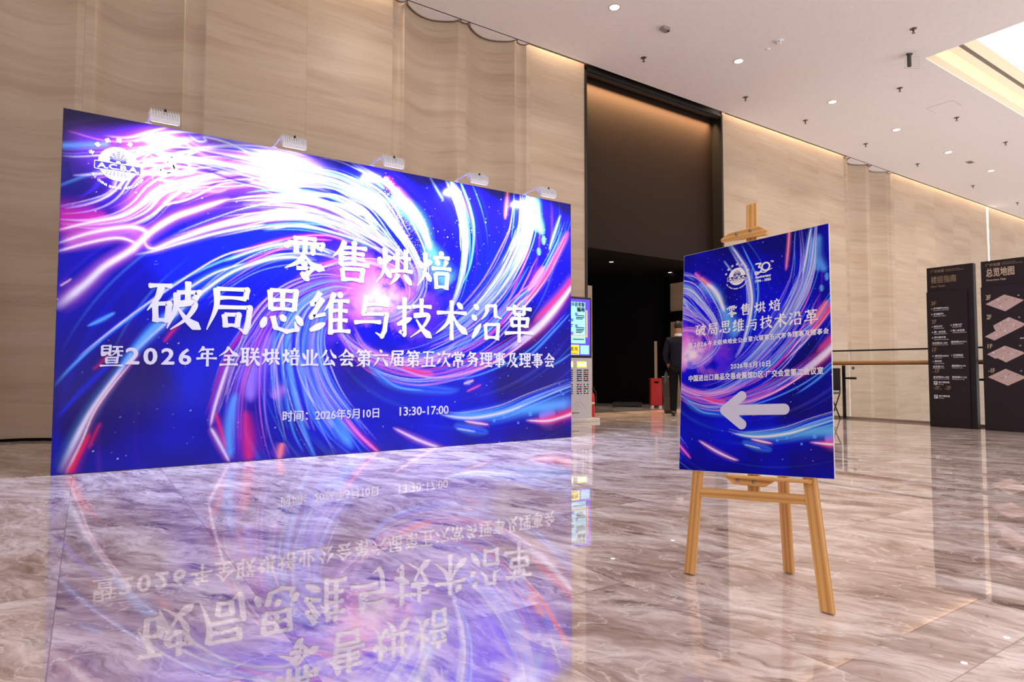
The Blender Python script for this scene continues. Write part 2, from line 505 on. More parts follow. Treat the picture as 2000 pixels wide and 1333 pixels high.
for k in range(4):
    mb = MB(); mb.box(cx0-20.055, cx1-20.055, -0.006, 0.012, 0.008+k*0.027, 0.02+k*0.027); mb.build('slat', mat('vent_slat', lin(120, 104, 92), 0.5), vent)
cove = thing('cove_light', ((cx0+cx1)/2, cy1+0.15, 7.0), 'glowing warm light strip recessed in the coffer edge', 'light')
mb = MB(); mb.box(cx0-20.055+0.25, cx1-20.055, -0.11, 0.13, 0.002, 0.03); mb.build('diffuser', lamp_mat('cove_glow', lin(255, 226, 170), 5.0), cove)
mb = MB(); mb.box(cx0-20.055, cx0-20.055+0.24, -0.11, 0.13, 0.002, 0.03); mb.build('end_cap', WHITEP, cove)

# opening: black frame, bronze panel above, dark passage behind
mb = MB()
mb.box(7.93, 7.985, 9.262, 9.56, 0, 6.79); mb.box(12.055, 12.112, 9.262, 9.56, 0, 6.79); mb.box(7.93, 12.112, 9.262, 9.40, 6.735, 6.79)
mb.box(7.985, 12.055, 9.30, 9.40, 6.70, 6.735)
struct(mb.build('trim_4', BLACK, bevel=0.006))
mb = MB(); mb.box(7.985, 12.055, 9.53, 9.58, 3.30, 6.95); mb.box(7.985, 12.055, 9.515, 9.53, 3.30, 3.335); mb.box(7.93, 12.112, 9.30, 9.40, 6.79, 7.19)
struct(mb.build('wall_above_opening', BRONZE))
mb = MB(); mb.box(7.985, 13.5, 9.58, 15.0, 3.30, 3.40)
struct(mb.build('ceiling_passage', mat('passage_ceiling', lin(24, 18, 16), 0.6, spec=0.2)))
mb = MB(); mb.box(12.055, 12.2, 9.56, 10.9, 0, 3.3)
struct(mb.build('wall_passage_right', STONE))
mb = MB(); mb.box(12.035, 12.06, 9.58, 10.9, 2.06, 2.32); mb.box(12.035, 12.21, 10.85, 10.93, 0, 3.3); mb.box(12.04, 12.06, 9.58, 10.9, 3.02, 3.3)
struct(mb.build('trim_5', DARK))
mb = MB(); mb.box(8.9, 9.22, 10.55, 10.75, 0, 2.72)
struct(mb.build('wall_passage_pier', STONE))
# dark end wall set at an angle
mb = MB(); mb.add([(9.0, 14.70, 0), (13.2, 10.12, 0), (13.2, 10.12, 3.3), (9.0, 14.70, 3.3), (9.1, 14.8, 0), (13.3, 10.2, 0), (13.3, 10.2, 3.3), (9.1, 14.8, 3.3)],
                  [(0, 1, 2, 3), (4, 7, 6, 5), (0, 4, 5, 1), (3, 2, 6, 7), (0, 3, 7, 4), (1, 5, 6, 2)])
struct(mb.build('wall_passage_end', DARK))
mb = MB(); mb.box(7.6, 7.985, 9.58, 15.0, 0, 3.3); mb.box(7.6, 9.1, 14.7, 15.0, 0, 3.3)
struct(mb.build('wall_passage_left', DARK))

# ------------------------------------------------------------------ the printed artwork (swirling light streaks), as a colour per point
# coordinates are centimetres on the backdrop: x from its left end + origin, z above the floor
RIBBONS = """
N 0.85 30 30 20 - -43,299,-21,294,6,293,43,292
V 0.55 10 14 10 - -23,278,4,275,38,280,61,296,93,294
V 0.5 16 20 14 - 60,278,106,272,157,271
M 0.75 10 9 2 - -24,209,-6,211,13,212
M 0.5 6 6 2 - -24,200,-3,204,19,213
P 0.45 4 10 7 - 19,208,30,225,52,243,93,259,115,267
P 0.45 5 7 5 - -20,187,8,200,26,204,36,197
C 0.5 2.5 2.5 1.5 - -26,267,-12,270,12,276
B 0.7 14 14 8 - 44,275,76,276,106,277
L 0.75 3 7 6 - 89,275,120,275,148,269,172,263
P 0.6 4 9 8 - 106,305,138,297,167,288,198,278
L 0.8 4 11 8 - 150,299,169,293,190,283,208,277
C 0.5 5 8 8 - 101,301,128,296,157,288,182,278
P 0.4 8 10 6 - 76,288,93,284,108,282,129,282
B 0.6 30 34 20 - 47,157,95,187,159,196,199,185
B 0.36 26 20 10 - 62,6,73,59,97,105,131,144
B 0.36 40 55 40 - 202,5,244,34,327,42,408,63
B 0.5 25 30 20 - 289,131,352,157,394,196,415,235
Q 0.7 20 40 30 - -5,19,12,52,33,77,60,95
Q 0.5 20 30 20 - 409,-9,469,6,509,16
Q 0.4 20 30 20 - 394,45,453,62,509,88
C 0.55 3 7 2.5 - 461,311,455,281,464,263,470,253
C 0.5 2 5 2.5 - 450,309,453,271,461,256
C 0.6 1 2.5 1 - 462,237,463,227
C 0.6 1 2.5 1 - 470,253,470,241
W 0.9 0.5 0.9 0.5 P -24,197,-1,207,21,215,35,226,52,243
W 0.95 0.6 1.3 0.8 P -24,186,-1,198,23,206,36,206,40,201,33,192,19,178,5,166
W 0.9 0.6 1.0 0.6 P -23,180,-1,190,17,196,28,195,32,191,30,183
W 0.97 3.0 1.9 1.0 P -23,133,-3,155,11,172,29,187,42,203,60,219,80,230,107,244
W 0.95 0.7 1.6 1.2 P 39,204,39,194,46,190,62,199,97,217,130,228,178,239
W 0.7 0.6 1.0 0.6 L 31,183,46,188,68,198,99,211,139,224
L 0.6 0.4 0.6 0.3 P 43,290,61,291,84,280,102,277,129,276
W 0.7 0.4 0.7 0.3 L 28,281,43,290,61,297,82,300
L 0.7 0.4 1.0 0.4 V 6,282,24,284,43,294,59,302,67,303
W 0.8 0.3 0.6 0.3 C 70,297,78,292,85,294,84,297,106,295,138,284
L 0.6 0.4 0.6 0.3 P 65,294,84,286,106,286,129,286
L 0.5 0.3 0.5 0.3 C 220,300,241,289,259,277
P 0.5 0.3 0.5 0.3 V -19,281,4,278,21,280,40,287
C 0.85 1.0 0.9 0.6 B -22,70,-10,87,10,110,36,135,62,160,96,182,130,198,157,207,178,206
W 0.8 0.4 0.6 0.4 B -7,94,21,122,47,146,96,186,130,201,158,211
W 0.95 2.4 1.1 0.6 C -16,0,-6,27,5,52,22,81,36,103,58,127,78,148,111,176,152,193,189,194
W 0.95 1.2 0.5 0.3 R -12,-1,-2,25,7,51,23,78,38,99
R 0.8 2.5 1.5 0.5 M -10,-1,-2,18,4,33
C 0.8 0.8 3.2 1.2 B 20,80,36,105,48,121,63,137,79,151
R 0.5 0.5 0.8 0.4 M 3,19,7,31,11,41
R 0.6 0.4 0.8 0.4 M 55,108,63,120,68,125
R 0.35 0.4 0.8 0.4 M 4,84,9,89,16,99
C 0.8 0.3 1.4 0.6 B -1,120,9,126,19,133
W 0.6 0.3 0.6 0.3 M -20,152,-12,159
B 0.6 1 2 1 - -19,45,-6,63,8,80,25,99
W 0.8 0.3 0.8 0.3 C 55,141,71,155,95,173,122,185
W 0.85 0.3 0.8 0.5 C 102,184,130,198,157,207,183,208,204,201
P 0.6 0.3 0.5 0.3 R 108,191,139,205,168,215,198,220,225,215
P 0.6 0.3 0.5 0.3 R 117,182,149,200,178,213,204,216
L 0.85 2 9 6 V 128,53,128,79,138,101,148,121
W 0.9 0.8 1.2 0.5 P 94,33,101,20,111,0
R 0.8 0.4 1.2 0.5 M 98,47,104,26,108,12
W 0.9 0.5 1.1 0.6 P 94,32,98,53,108,89,111,96
C 0.6 2 4 2 B 112,2,110,25,112,49,116,65
R 0.55 3 5 2 M 128,-2,126,20,123,48
O 0.6 1 2.5 1.5 P 155,-1,156,8,158,15
P 0.5 2 5 2 L 147,57,154,64,161,67
C 0.85 2 9 6 B 228,3,201,46,186,77,178,102
W 0.7 1 5 3 C 207,25,192,56,182,82,176,102
P 0.8 0.6 1.4 0.5 R 259,-5,233,19,216,39
W 0.85 0.4 1.3 0.5 P 270,24,300,9,326,-1,340,-4
B 0.8 1 2 0.6 C 240,92,269,71,330,62,353,63
C 0.7 0.4 1 0.4 B 246,86,275,67,308,62
C 0.6 0.3 0.8 0.3 B 324,71,383,81,449,110,509,160
R 0.8 0.8 1.6 0.4 P 278,89,296,83,320,80
W 0.8 0.3 0.8 0.3 P 356,69,370,73
P 0.6 0.3 0.6 0.3 R 360,60,380,68
W 0.9 0.5 1.4 0.5 C 320,329,338,301,350,280,357,252,359,223,352,188,342,162
C 0.8 0.4 1.1 0.4 B 341,322,352,298,364,271,369,245,364,205,347,170
W 0.5 0.3 0.6 0.3 C 311,301,320,288,329,276
P 0.9 0.8 0.9 0.4 O 418,329,416,302,414,284,412,265
C 0.6 0.3 0.6 0.3 - 427,327,425,301,425,273,421,242
W 0.9 0.5 0.9 0.5 C 450,325,445,299,441,276,436,256
W 0.97 1.4 4.2 0.8 R 522,201,501,176,477,151,453,131,415,106
R 0.6 2.5 2.5 0.8 P 520,207,493,178,470,158,453,143
R 0.9 1.2 1.6 0.5 O 511,264,487,225,469,197,438,162
R 0.8 0.6 1.2 0.5 - 450,245,441,216,426,186,415,161
O 0.6 1 3 1 R 471,215,457,196,445,181
W 0.7 0.3 0.8 0.3 C 497,284,489,263,478,235
C 0.5 0.4 1.5 0.4 B 515,160,485,133,453,106,423,87
C 0.5 0.4 1.2 0.4 B 515,107,497,97,477,88
C 0.75 1 7 8 B 334,35,387,33,438,38,477,40,522,44
W 0.8 0.3 1.4 0.6 C 327,35,367,30,412,35,445,44
B 0.8 0.6 2 0.6 C 343,23,370,16,391,12
W 0.6 0.3 0.6 0.3 C 347,19,373,14
W 0.85 0.3 1.1 0.4 R 357,27,373,24,391,21
R 0.9 0.8 4 5 M 453,23,475,23,497,27,522,33
W 0.9 0.4 1.2 1.6 P 442,24,475,22,501,26,522,31
L 0.7 3 5 2 C 462,27,477,29,489,31
P 0.6 1.2 2.0 1.2 M 258,291,265,283,273,276
O 0.75 1.4 2.2 1.2 P 269,281,279,271,288,263,294,255
W 0.85 1.6 3.4 1.6 C 279,269,292,259,302,245,309,229,314,217
C 0.65 3 6 4 B 265,271,279,261,291,252,304,237
C 0.6 4 10 12 B 307,228,316,212,327,193,339,180
"""
BUNDLES = """
WWLWP 40 10 30 22 1.4 0.95 -24,207,-1,210,17,217,30,228,41,244,56,256,90,272,117,278,152,281,187,279
WWWLC 44 24 22 5 1.2 0.95 120,277,159,272,198,276,224,270,249,260,274,233,293,209,301,189,296,168
WWCWL 20 2 14 22 1.6 0.95 17,269,36,278,56,275,89,274,138,271,198,270,241,259
WLP 10 8 8 5 1.0 0.8 -15,250,18,257,50,263,85,268
LWP 8 5 6 4 0.8 0.7 -24,261,-11,262,17,269,44,276
WCLWC 26 3 12 3 0.8 0.85 57,199,97,215,130,228,159,236,188,238,217,233,244,223,270,213,285,201
WCWP 26 4 12 3 0.8 0.85 103,239,139,246,175,249,203,244,230,233,256,220,279,203,289,184
LWB 12 10 9 3 0.7 0.6 69,219,107,231,148,240,188,241,230,229,265,207
CWLBP 18 6 9 3 0.6 0.75 79,141,104,167,140,190,178,199,209,196,234,182
WPLRC 18 9 8 3 0.6 0.8 94,33,99,54,109,90,126,119,143,145,171,166,204,177
WPLVR 20 10 9 3 0.7 0.8 118,-1,117,53,124,90,140,131,163,158,194,173,226,174
CCWBC 34 26 20 5 2.0 0.8 202,-8,181,31,171,62,166,92,167,121,179,147,205,164,231,166
CWCBB 26 22 16 5 1.6 0.75 242,-8,212,30,192,61,181,92,180,122,189,148,212,162
PWLVC 16 16 12 4 0.8 0.7 162,-6,152,23,145,57,144,96,154,126,174,152,204,169
WCPL 16 14 10 4 0.6 0.75 259,-5,228,29,201,66,189,97,189,122,200,143,226,155
PWLCR 26 3 9 4 0.7 0.8 210,149,217,123,233,100,261,84,302,77,353,85,394,102,438,128,469,151
CWLBP 24 3 8 3 0.6 0.75 226,171,210,149,213,126,232,108,272,95,320,98,359,118,394,147
RPWCM 18 2 6 3 0.8 0.85 252,98,284,86,320,79,366,86,408,102,449,128,485,158
PLWM 20 2 4 2 0.6 0.8 226,129,239,109,263,98,290,94,323,101,356,122
CWBL 18 3 6 3 0.6 0.8 296,204,305,188,301,165,283,148,260,138,237,143
PWOL 14 2 4 2 0.6 0.8 199,185,225,196,253,198,280,186,286,164,271,142
PLRW 12 2 4 2 0.5 0.8 159,166,189,186,225,198,253,195,274,183
WWCWL 60 5 16 8 1.1 0.95 456,336,453,313,448,277,442,251,427,219,401,183,373,155,346,133,308,115
WCCBL 30 8 16 8 0.8 0.8 431,328,433,297,433,268,429,243,412,210,387,177,356,146,320,121
PWLCB 26 8 16 8 0.9 0.8 457,227,430,187,404,154,373,127,339,110,302,98,272,95
WCWPL 20 2 5 3 0.7 0.9 316,328,333,302,341,288,350,269,357,240,357,208,348,171,333,144
RCRPW 18 3 9 5 0.9 0.85 475,209,457,189,435,171,415,152,390,129,363,114
CWBC 12 5 7 4 0.5 0.75 513,291,497,251,477,216,457,189,430,155
CWCB 30 2 6 6 0.7 0.8 318,39,353,31,405,35,449,49,501,64,535,73
"""
SQUARES = [(450, 32), (432, 22), (412, 30), (398, 26), (497, 59), (506, 63), (501, 55), (363, 71)]
INK = {'W': (218, 215, 240), 'C': (92, 172, 250), 'B': (8, 32, 235), 'L': (150, 124, 240), 'P': (236, 124, 200), 'M': (190, 30, 130),
       'R': (222, 26, 54), 'V': (120, 50, 215), 'O': (255, 140, 90), 'N': (16, 3, 54), 'Q': (27, 4, 70), 'D': (5, 1, 80)}
INK = {k: np.array(lin(*v)[:3]) for k, v in INK.items()}
RES = 0.0047
AX0, AX1, AZ0, AZ1 = -0.32, 5.25, -0.30, 3.32
AW = int((AX1-AX0)/RES)+1; AH = int((AZ1-AZ0)/RES)+1

def fbm(w, h, cells, octs=5, gain=0.55):
    out = np.zeros((h, w)); amp = 1.0; tot = 0
    for o in range(octs):
        c = cells*2**o
        gh, gw = int(c*h/w)+3, c+3
        g = rng.random((gh, gw))
        y = np.linspace(0, gh-2.001, h); x = np.linspace(0, gw-2.001, w)
        yi = y.astype(int); xi = x.astype(int); fy = (y-yi)[:, None]; fx = (x-xi)[None, :]
        fy = fy*fy*(3-2*fy); fx = fx*fx*(3-2*fx)
        v = (g[yi][:, xi]*(1-fy)*(1-fx) + g[yi+1][:, xi]*fy*(1-fx) + g[yi][:, xi+1]*(1-fy)*fx + g[yi+1][:, xi+1]*fy*fx)
        out += amp*v; tot += amp; amp *= gain
    return out/tot

def spline(pts, step):
    p = np.array(pts, float)
    p = np.vstack([2*p[0]-p[1], p, 2*p[-1]-p[-2]])
    out = []
    for i in range(1, len(p)-2):
        n = max(2, int(np.linalg.norm(p[i+1]-p[i])/step))
        t = np.linspace(0, 1, n, endpoint=False)[:, None]
        a, b, c, d = p[i-1], p[i], p[i+1], p[i+2]
        out.append(0.5*((2*b) + (c-a)*t + (2*a-5*b+4*c-d)*t*t + (3*b-a-3*c+d)*t**3))
    q = np.vstack(out+[p[-2:-1]])
    # even spacing
    s = np.r_[0, np.cumsum(np.linalg.norm(np.diff(q, axis=0), axis=1))]
    u = np.linspace(0, s[-1], max(4, int(s[-1]/step)))
    return np.c_[np.interp(u, s, q[:, 0]), np.interp(u, s, q[:, 1])], u/s[-1]

def normals(q):
    d = np.gradient(q, axis=0); d /= np.maximum(1e-9, np.linalg.norm(d, axis=1))[:, None]
    return np.c_[-d[:, 1], d[:, 0]]

def splat(art, q, w, alpha, col):
    """a gaussian ribbon of half-width w (per point, m) and strength alpha (per point) laid over the art"""
    K = int(np.ceil(2.1*w.max()/(RES*0.6)))+1
    nm = normals(q)
    k = np.arange(-K, K+1)*RES*0.6
    X = q[:, 0][:, None] + nm[:, 0][:, None]*k[None, :]
    Z = q[:, 1][:, None] + nm[:, 1][:, None]*k[None, :]
    A = alpha[:, None]*np.exp(-(np.abs(k)[None, :]/np.maximum(w[:, None], RES*0.45))**2)
    xi = np.rint((X-AX0)/RES).astype(int); zi = np.rint((Z-AZ0)/RES).astype(int)
    ok = (xi >= 0) & (xi < AW) & (zi >= 0) & (zi < AH) & (A > 0.012)
    if not ok.any(): return
    xi, zi, A = xi[ok], zi[ok], A[ok]
    x0, x1, z0, z1 = xi.min(), xi.max()+1, zi.min(), zi.max()+1
    buf = np.zeros((z1-z0, x1-x0))
    np.maximum.at(buf, (zi-z0, xi-x0), A)
    art[z0:z1, x0:x1] += (col-art[z0:z1, x0:x1])*buf[..., None]

def parse(s):
    for line in s.strip().splitlines():
        t = line.split()
        n = [float(v)/100 for v in t[-1].split(',')]
        yield t[:-1], list(zip(n[0::2], n[1::2]))

def make_art():
    base1, base2 = np.array(lin(12, 1, 96)[:3]), np.array(lin(1, 4, 190)[:3])
    gx = np.linspace(AX0, AX1, AW)[None, :]; gz = np.linspace(AZ0, AZ1, AH)[:, None]
    n1 = fbm(AW, AH, 5, 4)
    cxx, czz = 2.57, 1.56
    dx, dz = (gx-cxx)/1.25, gz-czz
    rad = np.sqrt(dx*dx+dz*dz)
    m = np.clip((n1-0.32)*2.6, 0, 1)
    m = m*np.exp(-np.clip(rad-1.2, 0, 9)*0.55)
    art = base1[None, None, :] + (base2-base1)[None, None, :]*m[..., None]
    art = np.ascontiguousarray(np.broadcast_to(art, (AH, AW, 3)).copy())
    # faint spiral strands in the ground
    for i in range(240):
        th0 = rng.random()*2*math.pi
        r0 = 0.25+1.5*rng.random()**0.8
        tt = np.linspace(0, 0.5+0.9*rng.random(), 14)
        r = r0*np.exp(0.62*tt); th = th0+tt
        pts = [(cxx+1.2*a*math.cos(b), czz+a*math.sin(b)) for a, b in zip(r, th)]
        q, u = spline(pts, RES*0.8)
        c = INK['BBBVCBD'[rng.integers(7)]]
        splat(art, q, np.full(len(q), 0.004+0.02*rng.random()**2), 0.22*rng.random()*np.sin(math.pi*u), c)
    # nebula glow about the centre
    n2 = fbm(AW, AH, 14, 6, 0.62); n3 = fbm(AW, AH, 18, 6, 0.6)
    g = np.exp(-(rad/0.36)**2)
    for col, nn, k, lo in (('V', n3, 0.9, 0.36), ('P', n2, 0.62, 0.45), ('M', n3, 0.5, 0.53), ('W', n2*0.6+n3*0.4, 1.0, 0.47)):
        a = np.clip((nn-lo)*4.5, 0, 1)*np.clip(g*1.7, 0, 1)*k
        if col == 'W': a = np.clip(np.exp(-(rad/0.17)**2)*0.9*np.clip((nn-0.38)*5, 0, 1), 0, 0.8)
        art += (INK[col]-art)*a[..., None]
    st = rng.random((AH, AW)) > 0.99975
    for (p, c, h) in ((st, 0.9, 0),):
        art[p] = art[p]*(1-c)+INK['W']*c
    for _ in range(60):
        a, b = rng.integers(2, AH-3), rng.integers(2, AW-3)
        art[a:a+2, b:b+2] = INK['W']*0.9
    for _ in range(260):                                # dust along the right arm and the comet
        a = 3.0+2.0*rng.random(); b = 0.9+2.0*rng.random()
        i, j = int((b-AZ0)/RES), int((a-AX0)/RES)
        if 0 < i < AH and 0 < j < AW: art[i, j] = INK['L' if rng.random() < .5 else 'W']
    # ribbons first as broad fields, then the fibre bundles, then the sharp lines
    rib = list(parse(RIBBONS))
    def lay(r):
        (c, a, w0, w1, w2, gcol), pts = r
        w0, w1, w2, a = float(w0)/100, float(w1)/100, float(w2)/100, float(a)
        q, u = spline(pts, RES*0.7)
        w = np.where(u < 0.5, w0+(w1-w0)*np.sin(u*math.pi), w2+(w1-w2)*np.sin(u*math.pi))
        fade = np.clip(np.minimum(u, 1-u)*9, 0, 1)
        if gcol != '-': splat(art, q, w*1.9+0.009, 0.40*a*fade, INK[gcol])
        splat(art, q, w, a*fade, INK[c])
    for r in rib:
        if r[0][5] == '-' or float(r[0][3]) > 4: lay(r)
    for (cs, n, h0, h1, h2, fw, al), pts in parse(BUNDLES):
        n = int(n); h0, h1, h2, fw, al = float(h0)/100, float(h1)/100, float(h2)/100, float(fw)/100, float(al)
        q, u = spline(pts, RES*0.7)
        nm = normals(q)
        h = np.where(u < 0.5, h0+(h1-h0)*np.sin(u*math.pi), h2+(h1-h2)*np.sin(u*math.pi))
        glow = INK['B'] if 'C' in cs else INK['V']
        splat(art, q, h*0.95+0.01, 0.34*np.sin(math.pi*np.clip(u, .06, .94)), glow)
        for i in range(n):
            o = np.clip(rng.normal(0, 0.62), -1.3, 1.3)
            s0 = 0.45*rng.random()**1.6; s1 = 1-0.45*rng.random()**1.6
            sel = (u >= s0) & (u <= s1)
            if sel.sum() < 8: continue
            uu = (u[sel]-s0)/(s1-s0)
            wob = 0.10*np.sin(uu*math.pi*2*(0.5+rng.random())+6*rng.random())
            qq = q[sel]+nm[sel]*(h[sel]*(o+wob))[:, None]
            wd = fw*(0.18+1.15*rng.random()**2.2)*(0.3+0.7*np.sin(math.pi*uu)**0.7)
            aa = al*(0.30+0.62*rng.random())*np.sin(math.pi*uu)**0.45
            c = INK[cs[rng.integers(len(cs))] if rng.random() > 0.20 else 'DBDQ'[rng.integers(4)]]
            if wd.max() > 0.008: splat(art, qq, wd*2.2, aa*0.35, glow)
            splat(art, qq, np.maximum(wd, 0.0026), aa, c)
    for r in rib:
        if not (r[0][5] == '-' or float(r[0][3]) > 4): lay(r)
    for x, z in SQUARES:
        j, i = int((x/100-AX0)/RES), int((z/100-AZ0)/RES); k = 3+int(rng.integers(3))
        art[i-k:i+k, j-k:j+k] += (INK['C']-art[i-k:i+k, j-k:j+k])*0.5
    # comet grain
    for _ in range(420):
        t = rng.random(); a = 2.62+0.42*t+rng.normal(0, 0.03+0.05*t); b = 2.86-0.78*t-0.25*t*t+rng.normal(0, 0.05)
        i, j = int((b-AZ0)/RES), int((a-AX0)/RES)
        if 0 <= i < AH and 0 <= j < AW: art[i, j] += (INK['PWCOW'[rng.integers(5)]]-art[i, j])*0.8
    return np.clip(art, 0, 1)
ART = make_art()

def art_sheet(name, w, h, nx, nz, fx, fz, y, m, parent, x0=0.0, z0=0.0, ink=1.0):
    """a flat sheet w x h whose points carry the artwork; fx, fz map sheet metres to artwork metres"""
    xs = np.linspace(0, w, nx); zs = np.linspace(0, h, nz)
    X, Z = np.meshgrid(xs, zs)
    co = np.empty((nx*nz, 3), np.float32)
    co[:, 0] = X.ravel()+x0; co[:, 1] = y; co[:, 2] = Z.ravel()+z0
    idx = np.arange(nx*nz).reshape(nz, nx)
    f = np.stack([idx[:-1, :-1], idx[:-1, 1:], idx[1:, 1:], idx[1:, :-1]], -1).reshape(-1, 4)
    me = bpy.data.meshes.new(name)
    me.vertices.add(nx*nz); me.vertices.foreach_set('co', co.ravel())
    me.loops.add(f.size); me.loops.foreach_set('vertex_index', f.ravel().astype(np.int32))
    me.polygons.add(len(f)); me.polygons.foreach_set('loop_start', np.arange(0, f.size, 4, dtype=np.int32))
    me.update(calc_edges=True)
    ax = np.clip((fx(X)-AX0)/RES, 0, AW-1.001); az = np.clip((fz(Z)-AZ0)/RES, 0, AH-1.001)
    i = az.astype(int); j = ax.astype(int); u = (ax-j)[..., None]; v = (az-i)[..., None]
    c = ART[i, j]*(1-u)*(1-v)+ART[i, j+1]*u*(1-v)+ART[i+1, j]*(1-u)*v+ART[i+1, j+1]*u*v
    c = np.clip((c-(0.004 if ink > 1 else 0))*ink, 0, 0.96)           # gain above one brightens the poster's colours in place of light
    rgba = np.ones((nx*nz, 4), np.float32); rgba[:, :3] = c.reshape(-1, 3)
    at = me.color_attributes.new('print', 'FLOAT_COLOR', 'POINT')
    at.data.foreach_set('color', rgba.ravel())
    me.materials.append(m)
    o = bpy.data.objects.new(name, me)
    C.objects.link(o); o.parent = parent
    return o

